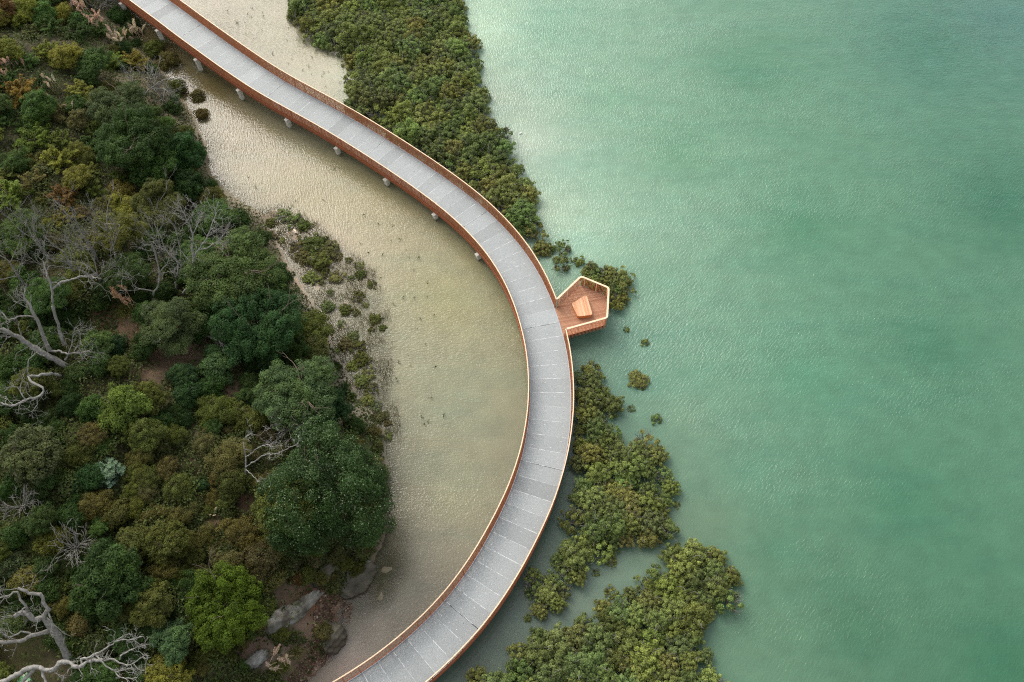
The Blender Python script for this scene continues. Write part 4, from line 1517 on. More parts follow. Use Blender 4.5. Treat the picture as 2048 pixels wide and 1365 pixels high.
    ('sparse_mangrove', 1192, 1146, 9, 'mang', 'mangrove sprig in the grey channel under the lower thicket', {}),
    ('sparse_mangrove', 1222, 1122, 14, 'mang', 'thin mangrove at the channel end of the lower thicket', {}),
    ('sparse_mangrove', 1222, 1185, 16, 'mang', 'thin pale mangrove at the top of the channel facing the bottom thicket', {}),
]
for k, u, v, r_, c, lab, kw in KEY:
    plant(k, u, v, r_, c, lab, **kw)
# the dark tree at the headland has leaf glints painted as pale leaves: it has its own crown
big = [o for o in COL.objects if o.name.startswith('evergreen_tree')][0]
Vs, Ts = clumps(0.97, 0.85, 170, 0.14, 190, 0.028, -0.5, 0.2, tonevar=0.36, bright=0.035, holes=0.06)
big.children[0].data = finish('crown', Vs, Ts, 'glossy_leaves')

# ------------------------------------------------------------------ filler of the bush: kinds nothing tells apart
ZONES = [
    (lambda u, v: u > 400 and 860 < v < 1180, ['fine', 'fine', 'small'], ['khaki', 'brownish', 'tan', 'olive'], 'among the brown scrub left of the glossy tree', (14, 24)),
    (lambda u, v: 250 < u <= 400 and 850 < v < 1160, ['fine', 'fine', 'small'], ['olive', 'brownish', 'olive', 'khaki'], 'among the olive bushes in the middle of the slope', (16, 26)),
    (lambda u, v: v > 1180 and u > 360, ['fine', 'small'], ['olive', 'khaki', 'mid'], 'around the foot of the bright yellow green tree', (14, 22)),
    (lambda u, v: v > 860, ['small', 'fine', 'medium', 'small', 'feather'], ['dark', 'deep', 'mid', 'dark', 'olive', 'brownish'], 'in the dark lower left thicket', (20, 34)),
    (lambda u, v: u > 250 and v > 430, ['small', 'medium', 'small', 'fine'], ['dark', 'mid', 'deep', 'blue', 'dark'], 'in the dark green wood around the earth path', (18, 32)),
    (lambda u, v: v > 560, ['small', 'fine', 'medium', 'small'], ['dark', 'deep', 'mid', 'olive'], 'in the dark wood below the big dead tree', (20, 34)),
    (lambda u, v: v > 370, ['fine', 'feather', 'pads', 'small'], ['olive', 'yellow', 'khaki', 'mid', 'brownish'], 'under the grey leafless trees', (20, 34)),
    (lambda u, v: u > 215, ['small', 'fine', 'fine'], ['olive', 'mid', 'brownish', 'dark'], 'on the upper bank near the piers', (14, 22)),
    (lambda u, v: True, ['feather', 'feather', 'fine', 'small', 'medium'], ['mid', 'olive', 'yellow', 'dark', 'mid', 'mid', 'khaki', 'yellow'], 'in the sunny upper left thicket', (22, 36)),
]
WORD = dict(khaki='khaki', brownish='brown', tan='tan', olive='olive', mid='mid green', dark='dark green', deep='very dark green', blue='blue green', yellow='yellow green', gold='golden')
NOUN = dict(fine='soft heath shrub', small='rounded shrub', medium='small rounded tree', feather='feathery shrub', pads='layered small tree')
CLEAR = [(262, 655, 30), (345, 708, 46), (390, 700, 36), (310, 755, 26), (465, 780, 24), (495, 1012, 22), (428, 1050, 20), (600, 1210, 62), (520, 1310, 40), (650, 1240, 60), (600, 1330, 50), (60, 1320, 66), (120, 1345, 40), (15, 1300, 40), (395, 1100, 18)]
land_px = [tuple(q) for q in SHORE_PX] + [(-60, 1420), (-60, -60)]
LP = np.array(land_px, float)
cnt = 0
for it in range(14000):
    u, v = rng.uniform(-45, 780), rng.uniform(-45, 1400)
    if not inside(np.array([[u, v]]), LP)[0]:
        continue
    if seg_dist(np.array([[u, v]]), LP)[0] < 8:
        continue
    if any((u - a) ** 2 + (v - b) ** 2 < r_ * r_ for a, b, r_ in CLEAR):
        continue
    zone = next(z for z in ZONES if z[0](u, v))
    rr = min(rng.uniform(*zone[4]), 6 + seg_dist(np.array([[u, v]]), LP)[0] * 0.8)
    if any((u - a) ** 2 + (v - b) ** 2 < ((0.46 if v < 420 else 0.58) * (rr + r_)) ** 2 for a, b, r_ in PLACED):
        continue
    kd, cl = rng.choice(zone[1]), rng.choice(zone[2])
    plant(str(kd), u, v, rr, str(cl), f'{WORD[cl]} {NOUN[kd]} {zone[3]}', group=f'bushes {zone[3]}', var=0.12)
    cnt += 1
    if cnt > 330:
        break

# ------------------------------------------------------------------ mangrove thickets
THICK = [
    ([(585, -60), (580, 18), (600, 58), (640, 80), (692, 86), (703, 115), (703, 160), (697, 200), (715, 226), (742, 210), (772, 236), (788, 262), (845, 300), (900, 340), (960, 385), (1010, 430), (1040, 465), (1062, 468), (1076, 452), (1072, 432), (1050, 415), (1064, 385), (1058, 342), (1020, 322), (1024, 276), (1000, 248), (966, 240), (968, 210), (946, 150), (950, 100), (925, 40), (905, -60)],
     'olive mangrove bush in the broad upper thicket between boardwalk and open water', 'mangroves of the upper thicket', 1.5, (1.2, 1.85)),
    ([(1156, 745), (1186, 733), (1212, 770), (1234, 800), (1224, 826), (1196, 834), (1232, 870), (1252, 890), (1300, 880), (1328, 902), (1333, 950), (1355, 975), (1340, 1012), (1346, 1060), (1300, 1085), (1270, 1062), (1238, 1092), (1200, 1110), (1180, 1122), (1170, 1160), (1134, 1162), (1112, 1140), (1120, 1090), (1150, 1010), (1158, 950), (1150, 850)],
     'yellow green mangrove bush in the long thicket beside the outer bend of the boardwalk', 'mangroves beside the outer bend', 1.18, (0.9, 1.4)),
    ([(1068, 1140), (1098, 1152), (1136, 1180), (1114, 1214), (1076, 1224), (1058, 1200)],
     'mangrove bush in the small clump close to the boardwalk at the channel', 'mangroves of the small channel clump', 1.05, (0.75, 1.15)),
    ([(1346, 1094), (1400, 1082), (1450, 1102), (1468, 1150), (1468, 1212), (1430, 1235), (1408, 1280), (1418, 1330), (1450, 1400), (930, 1410), (955, 1350), (1010, 1352), (1030, 1300), (1085, 1265), (1145, 1252), (1205, 1218), (1250, 1172), (1290, 1152), (1345, 1124)],
     'olive gold mangrove bush in the big thicket at the bottom of the picture', 'mangroves of the bottom thicket', 1.22, (0.9, 1.5)),
    ([(1158, 540), (1180, 530), (1238, 534), (1256, 556), (1252, 588), (1238, 608), (1222, 600), (1214, 570), (1170, 556)],
     'mangrove bush in the clump behind the lookout railing', 'mangroves behind the lookout', 0.78, (0.8, 1.2)),
]
for poly, lab, grp, gap, rr in THICK:
    q = at(poly, 1.0)
    lo, hi = q.min(0), q.max(0)
    pts = []
    for it in range(6000):
        p_ = rng.uniform(lo, hi)
        if not inside(p_[None], q)[0]:
            continue
        if pts and min((p_[0] - a[0]) ** 2 + (p_[1] - a[1]) ** 2 for a in pts) < gap * gap:
            continue
        # keep the boardwalk clear
        ii = ((line[:, :2] - p_) ** 2).sum(1)
        dist = math.sqrt(ii.min())
        if dist < 2.7:
            continue
        pts.append(p_)
        ed = seg_dist(p_[None], q)[0]
        Rr = rng.uniform(*rr) * (0.72 if ed < 0.8 else 1.0)
        if dist < 2.5 + Rr:
            Rr = max(0.5, dist - 2.2)
        thin_ = ed < 0.9 and rng.random() < 0.4
        crown = PROTO['sparse_mangrove'][rng.integers(2)][0] if thin_ else PROTO['mangrove'][rng.integers(3)][0]
        Rr *= 1.2 if thin_ else 1.0
        o = link('mangrove_bush', crown)
        o.location = (p_[0], p_[1], rng.uniform(0.35, 0.8) * (0.7 if ed < 0.8 else 1.25))
        o.scale = (Rr, Rr, Rr * rng.uniform(0.9, 1.25))
        o.rotation_euler = (0, 0, rng.uniform(0, 6.28))
        o.color = tint(C_L['mang' if rng.random() < 0.6 else 'mang2'], 0.14)
        tag(o, lab, 'shrub', grp)

# saltmarsh shrubs on the mud between forest and lagoon
MS = [(566, 430, 19), (590, 440, 20), (608, 450, 15), (600, 492, 26), (628, 488, 28), (655, 498, 24), (640, 520, 24), (610, 512, 20), (672, 512, 15), (650, 545, 14), (672, 553, 18), (620, 553, 16), (637, 560, 14),
      (718, 530, 12), (721, 548, 12), (702, 556, 9), (743, 568, 12), (716, 592, 15), (655, 612, 15), (690, 618, 14), (712, 625, 10), (750, 637, 14), (683, 648, 11), (690, 688, 17), (716, 692, 18), (705, 672, 14), (742, 660, 9),
      (722, 718, 18), (705, 730, 14), (735, 745, 18), (722, 760, 16), (742, 775, 17), (735, 800, 15), (752, 812, 14), (762, 832, 15), (748, 836, 12), (775, 845, 9), (697, 520, 9), (730, 610, 9), (765, 655, 9), (660, 585, 9), (775, 872, 12), (672, 700, 11), (662, 738, 10), (545, 470, 14), (562, 480, 10), (540, 445, 12)]
for u, v, r_ in MS:
    plant('sparse_mangrove' if rng.random() < 0.65 else 'mangrove', u, v, r_ * 0.98, ['olive', 'mang2', 'khaki', 'mang'][rng.integers(4)], 'low olive saltmarsh shrub on the flooded mud between forest and lagoon', group='saltmarsh shrubs', name='saltmarsh_shrub', zs=0.55)

# seedlings pricking through the shallow lagoon
V, T = spray_mesh(7, 14, 0.16, 0.2, width=0.05, lo=0.5)
seed = finish('mangrove_seedling', V, T, 'leaves', tube([(0, 0, -0.6), (0, 0, 0.5)], [0.02, 0.015], 4))
SZ = [([(420, 10), (570, 10), (600, 70), (690, 100), (690, 190), (640, 170), (540, 110), (470, 60)], 30, 'small dark mangrove seedling in the pale shallows above the boardwalk', 'seedlings above the boardwalk'),
      ([(460, 300), (620, 300), (740, 390), (800, 440), (860, 520), (900, 640), (900, 860), (800, 860), (780, 640), (740, 520), (640, 440), (480, 380)], 42, 'small dark mangrove seedling in the lagoon inside the curve', 'seedlings inside the curve')]
for poly, n, lab, grp in SZ:
    k = 0
    while k < n:
        u, v = rng.uniform(400, 920), rng.uniform(0, 900)
        if inside(np.array([[u, v]]), np.array(poly, float))[0]:
            p_ = at([(u, v)], 0.2)[0]
            o = link('mangrove_seedling', seed, None, (p_[0], p_[1], 0.0))
            sc = rng.uniform(0.2, 0.46)
            o.scale = (sc, sc, sc * 1.3)
            o.rotation_euler = (0, 0, rng.uniform(0, 6))
            o.color = tint(C_L['dark'], 0.2)
            tag(o, lab, 'seedling', grp)
            k += 1

# ------------------------------------------------------------------ pampas plumes (part of their own plant)
def pampas(u, v, rpx, n, col, label, lift=0.0):
    Rr = rpx / pxm(u, v)
    (x, y), h = surface((u, v), 1.0 + lift)
    root = empty('pampas_grass', (x, y, h + lift * 0.6))
    tag(root, label, 'grass')
    tu = link('leaf_clump', PROTO['tussock'][rng.integers(2)][0], root)
    s_ = min(1.6, Rr * 0.9)
    tu.scale = (s_, s_, s_)
    tu.color = tint(C_L['olive'])
    for k in range(n):
        o = link('plume', PLUMES[k % 3], root)
        a, r_ = rng.uniform(0, 6.28), Rr * math.sqrt(rng.random())
        o.location = (math.cos(a) * r_, math.sin(a) * r_ * 0.8, rng.uniform(1.2, 2.0) * min(1.0, max(0.5, Rr / 0.95)))
        o.rotation_euler = (rng.normal() * 0.25, rng.normal() * 0.25, rng.uniform(0, 6.28))
        sc = rng.uniform(0.8, 1.25) * min(1.0, max(0.45, Rr / 0.95))
        o.scale = (sc, sc, sc)
        o.color = tint(C_L[col], 0.12)


for a in [(162, 28, 15, 9, 'pink', 'pink pampas plumes at the top left behind the leafless grey shrub'), (196, 50, 20, 14, 'pink', 'dense cluster of pinkish pampas plumes on the upper slope'),
          (240, 82, 20, 12, 'cream', 'pale pampas plumes just above the golden yellow shrub'), (275, 72, 18, 10, 'cream', 'pale upright pampas plumes nearest to the boardwalk'),
          (14, 128, 12, 6, 'pink', 'pinkish pampas plumes at the left picture edge'), (8, 148, 10, 5, 'pink', 'pinkish pampas plumes right under the left edge ones'),
          (100, 172, 14, 6, 'cream', 'pale pampas plumes over the dark drooping tussock'), (102, 195, 10, 4, 'pink', 'pink pampas plumes below the dark drooping tussock'),
          (40, 128, 10, 4, 'pink', 'faint pink pampas plumes right of the left edge ones'), (140, 218, 10, 4, 'cream', 'small pale pampas plumes in the upper left thicket'),
          (250, 605, 20, 11, 'rust', 'tan pampas plumes rising from the dark wood by the earth path'), (425, 1026, 9, 3, 'cream', 'two cream pampas plumes beside the olive cluster'),
          (565, 1330, 24, 8, 'cream', 'cream seed plumes on the tussocks above the gravel')]:
    pampas(*a)


# ------------------------------------------------------------------ dead and leafless trees with traced limbs
def limb_tree(name, label, base, limbs, mat='grey_bark', twig=(3, 0.9, 0.03), cat='tree', group=None, h0=None):
    """limbs: (radius start, radius end, [(u, v, height above the foot), ...]); the first one is the trunk"""
    (x, y), h = surface(base, 0.0)
    h = h if h0 is None else h0
    root = empty(name, (x, y, h))
    tag(root, label, cat, group)
    org = np.array((x, y, h))
    for k, (r0, r1, pts) in enumerate(limbs):
        W_ = np.array([np.r_[at([(u, v)], h + hh_)[0], h + hh_] for u, v, hh_ in pts]) - org
        D = catmull(W_, 0.22) if len(W_) > 2 else W_
        D = np.vstack([D, W_[-1]])
        D[1:-1] += rng.normal(size=D[1:-1].shape) * 0.035
        if k == 0:
            D = np.vstack([D[0] - np.array((0, 0, 0.8)), D])
        rr = 0.82 * np.linspace(r0, r1, len(D)) * (1 + 0.1 * rng.normal(size=len(D)))
        o = np_mesh('trunk' if k == 0 else 'limb', *tube(D, rr, 7), [mat], smooth=True)
        lo = link('trunk' if k == 0 else 'limb', o, root)
        # fine twigs belong to the limb they grow from
        if twig[0]:
            parts = []
            for q in range(twig[0] + len(D) // 5):
                i = rng.integers(len(D) // 2, len(D))
                dd = D[i] - D[i - 1]
                dd = dd / (np.linalg.norm(dd) + 1e-6) + unit(1)[0] * 0.9
                grow(D[i], dd, twig[1] * rng.uniform(0.6, 1.4), min(twig[2], rr[i] * 0.7), 2, parts, 0.7, 0.28, 0.12, (2, 3), 0.009)
            link('twigs', np_mesh('twigs', *join(parts), [mat], smooth=True), lo)
    return root


limb_tree('dead_tree', 'big grey dead tree with long limbs reaching to the left picture edge', (138, 738), [
    (0.34, 0.16, [(138, 738, 0.3), (113, 721, 1.3), (86, 708, 2.2), (58, 689, 3.2), (31, 670, 4.2), (-8, 655, 5.0)]),
    (0.22, 0.08, [(99, 701, 2.0), (92, 684, 3.0), (82, 660, 4.2), (74, 639, 5.2), (67, 626, 5.8), (55, 605, 6.6), (44, 585, 7.2)]),
    (0.18, 0.06, [(128, 690, 1.5), (116, 646, 3.4), (108, 626, 4.4), (104, 585, 6.0), (96, 554, 7.0), (84, 520, 7.6)]),
    (0.13, 0.04, [(106, 578, 6.2), (122, 565, 6.6), (142, 560, 6.8), (164, 554, 7.2), (203, 557, 7.2)]),
    (0.12, 0.04, [(99, 701, 2.0), (118, 703, 2.2), (136, 709, 2.3), (152, 706, 2.5), (170, 705, 2.7), (186, 698, 2.8)]),
    (0.10, 0.04, [(70, 634, 5.3), (41, 633, 5.8), (20, 640, 6.0), (0, 622, 6.4)]),
    (0.08, 0.03, [(130, 720, 1.6), (140, 700, 2.6), (146, 676, 3.6), (150, 655, 4.4)])], twig=(7, 1.25, 0.035))
limb_tree('dead_tree', 'white twisted bare branches in front of the big dead tree', (125, 755), [
    (0.14, 0.09, [(125, 755, 0.2), (108, 748, 1.6), (92, 749, 2.3), (75, 752, 2.6), (56, 754, 3.0), (66, 766, 3.0), (82, 773, 3.0), (88, 782, 2.8), (76, 795, 2.8), (52, 800, 3.0), (24, 812, 3.0), (0, 806, 3.2)]),
    (0.07, 0.03, [(58, 754, 3.0), (54, 736, 3.8), (60, 718, 4.4), (72, 706, 4.8)]),
    (0.06, 0.03, [(52, 800, 3.0), (40, 782, 3.5), (44, 764, 4.0)]),
    (0.06, 0.03, [(76, 795, 2.8), (74, 812, 2.4), (62, 824, 2.2)])], 'bleached_bark', (5, 1.0, 0.03))
limb_tree('dead_tree', 'tall white leafless tree with forked crown beside the wide green canopy', (362, 590), [
    (0.17, 0.11, [(362, 590, 0.2), (374, 577, 1.2), (383, 562, 2.4), (386, 543, 3.4), (388, 516, 5.0)]),
    (0.10, 0.035, [(388, 516, 5.0), (386, 489, 6.4), (383, 461, 7.6), (373, 441, 8.4), (366, 424, 9.0)]),
    (0.10, 0.035, [(388, 516, 5.0), (400, 496, 6.0), (414, 475, 7.0), (424, 448, 8.0), (434, 424, 8.8)]),
    (0.07, 0.03, [(398, 500, 5.8), (415, 495, 6.2), (438, 480, 6.8), (450, 466, 7.2)]),
    (0.06, 0.03, [(384, 470, 7.2), (394, 450, 8.0), (398, 430, 8.6)])], 'bleached_bark', (9, 1.3, 0.034))
limb_tree('dead_tree', 'slim grey leafless tree immediately left of the tall white one', (350, 592), [
    (0.13, 0.08, [(350, 592, 0.2), (354, 557, 2.2), (357, 526, 4.2), (350, 519, 4.6)]),
    (0.08, 0.03, [(350, 519, 4.6), (336, 506, 5.4), (328, 496, 6.0), (320, 470, 7.2)]),
    (0.06, 0.03, [(357, 526, 4.2), (362, 505, 5.4), (356, 480, 6.6), (350, 455, 7.6)])], twig=(7, 1.2, 0.03))
limb_tree('dead_tree', 'grey leafless tree with an arm bent to the left above the grey green drooping tree', (313, 624), [
    (0.13, 0.08, [(313, 624, 0.2), (306, 591, 2.0), (316, 571, 3.0), (320, 547, 4.4), (313, 516, 6.0), (306, 492, 7.2)]),
    (0.07, 0.03, [(308, 584, 2.6), (296, 580, 3.2), (280, 578, 3.6), (267, 571, 4.2), (262, 560, 4.8)]),
    (0.06, 0.03, [(318, 545, 4.6), (334, 528, 5.4), (340, 505, 6.4)])], twig=(7, 1.2, 0.03))
limb_tree('dead_tree', 'pale bleached dead tree with heavy crooked trunk in the lower left corner', (142, 1322), [
    (0.36, 0.17, [(142, 1322, 0.2), (132, 1307, 1.0), (124, 1292, 1.8), (117, 1276, 2.6), (107, 1260, 3.4), (98, 1250, 4.0), (88, 1238, 4.5), (79, 1236, 4.7), (69, 1244, 4.7), (63, 1235, 5.0), (54, 1228, 5.2), (39, 1228, 5.4), (28, 1234, 5.5)]),
    (0.19, 0.12, [(88, 1238, 4.5), (91, 1226, 4.9), (96, 1220, 5.2), (88, 1205, 5.6), (85, 1194, 6.0), (79, 1189, 6.2), (66, 1190, 6.3), (54, 1185, 6.5), (44, 1179, 6.7), (35, 1177, 6.8)]),
    (0.12, 0.07, [(54, 1228, 5.2), (52, 1212, 5.7), (44, 1202, 6.0), (38, 1190, 6.3), (31, 1183, 6.5), (20, 1192, 6.6), (-4, 1197, 6.8)]),
    (0.20, 0.13, [(100, 1260, 3.6), (80, 1267, 3.9), (60, 1274, 4.1), (36, 1284, 4.2), (16, 1284, 4.3), (-8, 1284, 4.4)]),
    (0.08, 0.05, [(64, 1272, 4.1), (50, 1264, 4.4), (38, 1266, 4.6), (22, 1274, 4.6), (7, 1268, 4.7)]),
    (0.07, 0.04, [(97, 1226, 5.0), (103, 1238, 4.9), (106, 1250, 4.6)]),
    (0.09, 0.04, [(53, 1214, 5.6), (46, 1220, 5.6), (40, 1227, 5.5)])], twig=(2, 1.0, 0.03))
limb_tree('dead_tree', 'leaning bleached tree spreading bare branches along the lower left edge', (-40, 1390), [
    (0.26, 0.13, [(-40, 1390, 0.3), (5, 1366, 2.0), (40, 1346, 3.0), (60, 1335, 3.6), (80, 1336, 3.8), (100, 1342, 4.0), (112, 1335, 4.2), (118, 1327, 4.4), (126, 1324, 4.5), (140, 1329, 4.5), (160, 1334, 4.6), (172, 1325, 4.8), (184, 1321, 4.9), (205, 1321, 5.0)]),
    (0.09, 0.035, [(164, 1333, 4.6), (161, 1320, 4.8), (178, 1315, 5.0), (196, 1306, 5.2), (214, 1296, 5.5), (232, 1284, 5.8), (256, 1279, 6.0), (282, 1275, 6.2)]),
    (0.08, 0.035, [(205, 1321, 5.0), (228, 1319, 5.2), (243, 1327, 5.2), (258, 1331, 5.3), (274, 1322, 5.5), (287, 1311, 5.8)]),
    (0.07, 0.035, [(192, 1311, 5.1), (206, 1325, 5.1), (217, 1337, 5.0), (231, 1343, 5.0), (250, 1340, 5.1), (266, 1335, 5.3)]),
    (0.06, 0.03, [(231, 1343, 5.0), (240, 1354, 4.9), (256, 1356, 5.0), (274, 1356, 5.1)]),
    (0.06, 0.03, [(240, 1319, 5.2), (243, 1311, 5.5), (258, 1303, 5.8), (274, 1295, 6.1)]),
    (0.15, 0.07, [(82, 1338, 3.8), (86, 1350, 3.6), (92, 1366, 3.4), (94, 1385, 3.2)]),
    (0.16, 0.10, [(70, 1335, 3.7), (58, 1350, 3.0), (40, 1368, 2.4), (20, 1390, 1.6)])], 'bleached_bark', (3, 0.9, 0.03))
limb_tree('dead_tree', 'small white dead tree leaning against the huge glossy tree', (492, 960), [
    (0.09, 0.04, [(492, 960, 0.2), (490, 935, 2.0), (490, 903, 3.8), (488, 881, 5.0), (502, 867, 5.8)]),
    (0.06, 0.025, [(492, 934, 2.2), (512, 921, 3.6), (530, 910, 4.6), (559, 906, 5.6), (592, 890, 6.6)]),
    (0.05, 0.025, [(492, 940, 2.0), (504, 950, 2.2), (519, 963, 2.4), (537, 959, 3.0)]),
    (0.05, 0.025, [(491, 915, 3.2), (505, 905, 4.2), (519, 895, 5.0), (555, 884, 6.2)])], 'bleached_bark', (4, 0.8, 0.024))
limb_tree('fallen_log', 'fallen grey branch lying at the edge of the earth clearing', (388, 665), [
    (0.13, 0.06, [(388, 665, 0.5), (408, 670, 0.9), (428, 678, 1.2), (450, 692, 1.2), (472, 712, 0.8)]),
    (0.05, 0.03, [(428, 678, 1.2), (444, 670, 1.6), (462, 661, 2.0)]),
    (0.05, 0.03, [(440, 685, 1.2), (452, 704, 1.2), (458, 722, 1.0)])], twig=(3, 0.8, 0.025), cat='log')
limb_tree('dead_tree', 'bleached dead branches fanning out over the bank towards the boardwalk', (285, 195), [
    (0.09, 0.04, [(285, 195, 0.6), (300, 178, 1.4), (330, 160, 2.0), (382, 154, 2.4)]),
    (0.06, 0.03, [(300, 178, 1.4), (296, 160, 2.2), (306, 142, 2.8)]),
    (0.06, 0.03, [(300, 178, 1.4), (325, 178, 1.6), (345, 190, 1.4)]),
    (0.05, 0.03, [(292, 186, 1.0), (268, 168, 2.0), (252, 150, 2.6)])], 'bleached_bark', (6, 1.2, 0.028))
BARE = [(162, 470, 5.5), (205, 448, 5.0), (128, 505, 5.5), (68, 470, 5.0), (176, 525, 5.0), (306, 474, 4.5), (222, 500, 4.5), (20, 525, 5.0), (500, 500, 4.0)]
BLAB = 'thin grey leafless tree standing in the pale bare patch above the big dead tree'
bare_meshes = []
for i in range(3):
    parts = []
    pts = [np.array((0, 0, -0.6)), np.array((0.1, 0.1, 1.5)), np.array((0.2, -0.1, 3.0))]
    parts.append(tube(pts, [0.12, 0.10, 0.07], 6))
    for k in range(6):
        a = k * 1.05 + rng.uniform(-0.4, 0.4)
        grow(pts[1] if k % 2 else pts[2], (math.cos(a), math.sin(a), 0.9), 2.5, 0.05, 3, parts, 0.5, 0.2, 0.25, (2, 3), 0.010)
    tr = parts[0]
    bare_meshes.append((np_mesh('trunk', *tr, ['grey_bark'], smooth=True), np_mesh('bare_crown', *join(parts[1:]), ['grey_bark'], smooth=True)))
for k, (u, v, hgt) in enumerate(BARE):
    (x, y), h = surface((u, v), hgt * 0.75)
    root = empty('leafless_tree', (x, y, h))
    tag(root, BLAB if u < 280 else 'thin grey leafless tree poking out of the green canopy near the white leafless tree', 'tree', 'thin leafless trees' if u < 280 else 'leafless trees in the canopy')
    tr, cr = bare_meshes[k % 3]
    sc = hgt / 5.0
    for nm, m_ in (('trunk', tr), ('crown', cr)):
        o = link(nm, m_, root)
        o.scale = (sc, sc, sc * 1.15)
        o.rotation_euler = (0, 0, k * 1.3)

# ------------------------------------------------------------------ rocks, gravel, small finds


def rock(name, u, v, rx, ry, rz, rot, mat, label, sub=5, amp=0.34, z=None, flat=None):
    import bmesh
    bm = bmesh.new()
    bmesh.ops.create_icosphere(bm, subdivisions=sub, radius=1)
    V = np.array([q.co[:] for q in bm.verts])
    sd_ = rng.normal(size=(9, 3))
    f_ = rng.uniform(1.0, 3.2, 9)
    d = sum(np.sin(V @ sd_[i] * f_[i] + i) / (1.2 + 0.35 * i) for i in range(9)) * amp * 0.5
    V = V * (1 + d)[:, None]
    # flattened facets
    for i in range(7):
        n = unit(1)[0]
        n[2] = abs(n[2])
        o_ = rng.uniform(0.72, 0.95)
        e = V @ n - o_
        V = V - np.where(e > 0, e * 0.8, 0)[:, None] * n
    V = V * (1 + 0.035 * np.sin(V @ np.array((9.0, 4.0, 7.0))) + 0.03 * np.sin(V @ np.array((-5.0, 13.0, 6.0))) + 0.02 * rng.normal(size=len(V)))[:, None]
    V = V * np.array((rx, ry, rz))
    for q, c in zip(bm.verts, V):
        q.co = c
    me = bpy.data.meshes.new(name)
    bm.to_mesh(me)
    bm.free()
    me.materials.append(M[mat])
    for p_ in me.polygons:
        p_.use_smooth = True
    (x, y), h = surface((u, v), 0.2)
    o = link(name, me, None, (x, y, (h if z is None else z)))
    o.rotation_euler = (0, 0, rot)
    tag(o, label, 'rock')
    return o


rock('boulder', 712, 1150, 1.75, 1.15, 0.62, R(10), 'boulder_rock', 'upper of two large flat boulders at the waterline under the glossy tree')
rock('boulder', 692, 1172, 1.6, 0.75, 0.45, R(-12), 'boulder_rock', 'lower flat boulder at the waterline under the glossy tree')
rock('boulder', 657, 1272, 1.0, 1.15, 0.75, R(25), 'boulder_rock', 'grassy boulder standing in the brown gravel')
rock('rock_outcrop', 588, 1222, 2.0, 0.8, 0.6, R(42), 'white_rock', 'whitish weathered rock face between the bright tree and the gravel')
rock('rock_outcrop', 556, 1240, 1.5, 1.1, 1.0, R(30), 'white_rock', 'grey upper shoulder of the whitish rock face')
rock('rock_outcrop', 512, 1318, 1.3, 0.6, 0.5, R(35), 'white_rock', 'smaller whitish rock at the foot of the bright yellow green tree')
rock('boulder', 735, 1126, 0.28, 0.22, 0.2, 0.3, 'white_rock', 'small pale stone on top of the upper flat boulder', 3, z=0.55)
rock('boulder', 1006, 1361, 0.32, 0.26, 0.3, 0.8, 'driftwood', 'small tan stone in the bottom thicket near the boardwalk', 3, z=0.05)
rock('boulder', 640, 1150, 1.2, 0.9, 0.5, 0.5, 'boulder_rock', 'brown earthy rock left of the two flat boulders')

ng = 5200
poly = np.array([(640, 1190), (690, 1180), (705, 1215), (692, 1260), (690, 1300), (650, 1330), (600, 1372), (575, 1365), (612, 1320), (628, 1275), (632, 1230)], float)
gp = []
while len(gp) < ng:
    u, v = rng.uniform(570, 710, 400), rng.uniform(1175, 1375, 400)
    k = inside(np.stack([u, v], 1), poly)
    gp += list(zip(u[k], v[k]))
gp = np.array(gp[:ng])
gxy = at(gp, 0.25)
gh = np.maximum(land_h(gxy), -0.2)
oct_v = np.array([(1, 0, 0), (0, 1, 0), (-1, 0, 0), (0, -1, 0), (0, 0, 1), (0, 0, -1)], float)
oct_f = np.array([(0, 1, 4), (1, 2, 4), (2, 3, 4), (3, 0, 4), (1, 0, 5), (2, 1, 5), (3, 2, 5), (0, 3, 5)])
sz = rng.gamma(2.2, 0.022, ng)[:, None, None] * rng.uniform(0.6, 1.3, (ng, 1, 3)) + 0.012
V = oct_v[None] * sz * (1 + rng.normal(size=(ng, 6, 1)) * 0.15) + np.column_stack([gxy, gh])[:, None, :]
Fq = (np.arange(ng)[:, None, None] * 6 + oct_f[None]).reshape(-1, 3)
tag(link('gravel', np_mesh('gravel', V.reshape(-1, 3), Fq, ['pebble'], None, np.repeat(rng.beta(1.4, 1.8, ng), 8))), 'brown shingle beach', 'gravel', kind='stuff')

# undergrowth and marsh grass nobody could count
n = 230000
u, v = rng.uniform(-60, 780, n), rng.uniform(-60, 1400, n)
pp = np.stack([u, v], 1)
k = inside(pp, LP) & (seg_dist(pp, LP) > 1)
for a, b, r_ in CLEAR:
    k &= ((u - a) ** 2 + (v - b) ** 2 > (r_ * 0.9) ** 2) | (rng.random(n) < 0.12)
pp = pp[k]
z0 = np.full(len(pp), 4.0)
for _ in range(7):
    xy_ = at(pp, z0)
    z0 = 0.5 * z0 + 0.5 * np.maximum(land_h(xy_), 0)
z0 = land_h(xy_)
C = np.column_stack([xy_, z0 + 0.10 + 0.55 * rng.random(len(pp)) * np.clip(1 + vnoise(xy_, 2.0, 3), 0.1, 2)])
V = leaf_quads(C, np.array((0, 0, 1.0)), 0.26, 0.5, 0.8)
o = link('undergrowth', finish('undergrowth', V, np.clip(1 + 0.3 * vnoise(xy_, 1.1, 4) + rng.normal(size=len(C)) * 0.25, 0.4, 1.7), 'leaves'))
o.color = (0.070, 0.092, 0.030, 1)
tag(o, 'dark leafy undergrowth covering the hillside', 'undergrowth', kind='stuff')

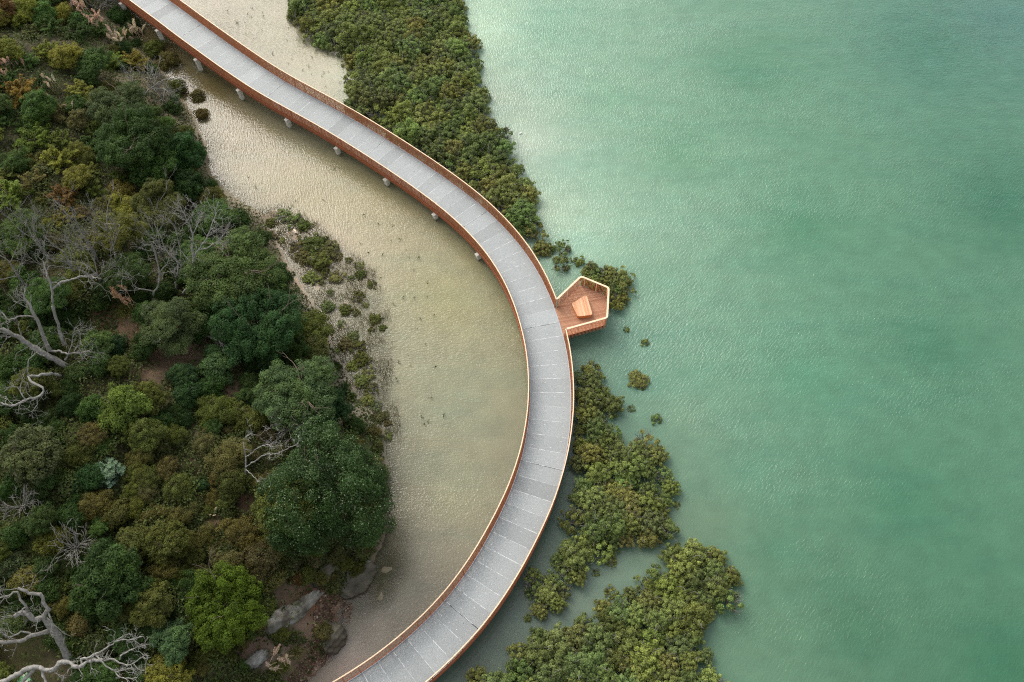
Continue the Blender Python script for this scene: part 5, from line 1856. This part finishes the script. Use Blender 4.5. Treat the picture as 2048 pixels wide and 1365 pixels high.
n = 26000
gp = rng.uniform(MARSH.min(0), MARSH.max(0), (n, 2))
gp = gp[(sdist(gp, MARSH) > -0.3) & (sdist(gp, LAND) < 0.6)]
gp = gp[(vnoise(gp, 1.3, 1) + 0.25 * rng.normal(size=len(gp))) > -0.15]
m_ = len(gp)
a = rng.uniform(0, 6.28, m_)
hgt = rng.uniform(0.2, 0.75, m_)
b0 = np.column_stack([gp, np.full(m_, -0.08)])
dv = np.column_stack([np.cos(a), np.sin(a), np.zeros(m_)]) * 0.018
tipv = np.column_stack([rng.normal(size=m_) * 0.16, rng.normal(size=m_) * 0.16, hgt])
V = np.stack([b0 - dv, b0 + dv, b0 + tipv + dv * 0.3, b0 + tipv - dv * 0.3], 1).reshape(-1, 3)
o = link('marsh_grass', finish('marsh_grass', V, np.clip(1 + rng.normal(size=m_) * 0.35, 0.4, 1.7), 'leaves'))
o.color = (0.135, 0.118, 0.065, 1)
tag(o, 'sparse brown rushes in the shallow mud', 'rushes', kind='stuff')

# driftwood, a bird, painted boards under the dead tree
o = rock('driftwood_log', 590, 462, 0.45, 0.13, 0.12, R(-50), 'driftwood', 'pale pinkish driftwood piece between the first two saltmarsh shrubs', 3, 0.3, z=0.12)
o['category'] = 'driftwood'
(x, y) = at([(1041, 265)], 0.05)[0]
rk = rock('seabird', 1041, 265, 0.16, 0.09, 0.09, 0.4, 'white_bird', 'tiny white bird afloat off the upper mangrove thicket', 3, 0.12, z=0.06)
rk['category'] = 'bird'
for u, v, lab in ((16, 1356, 'green and white patterned box lid at the lower left corner'), (46, 1360, 'second smaller green patterned box lid right of the corner one')):
    (x, y), h = surface((u, v), 0.5)
    mb = MB()
    ax = np.array((0.80, 0.60, 0))
    w = 0.58 if u < 30 else 0.42
    mb.box((x, y, h + 0.45), ax, (-0.60, 0.80, 0), UP, w, 0.32, 0.06)
    mb.box((x, y, h + 0.15), ax, (-0.60, 0.80, 0), UP, w - 0.05, 0.27, 0.24)
    tag(mb.build('storage_box', ['green_panel']), lab, 'box')
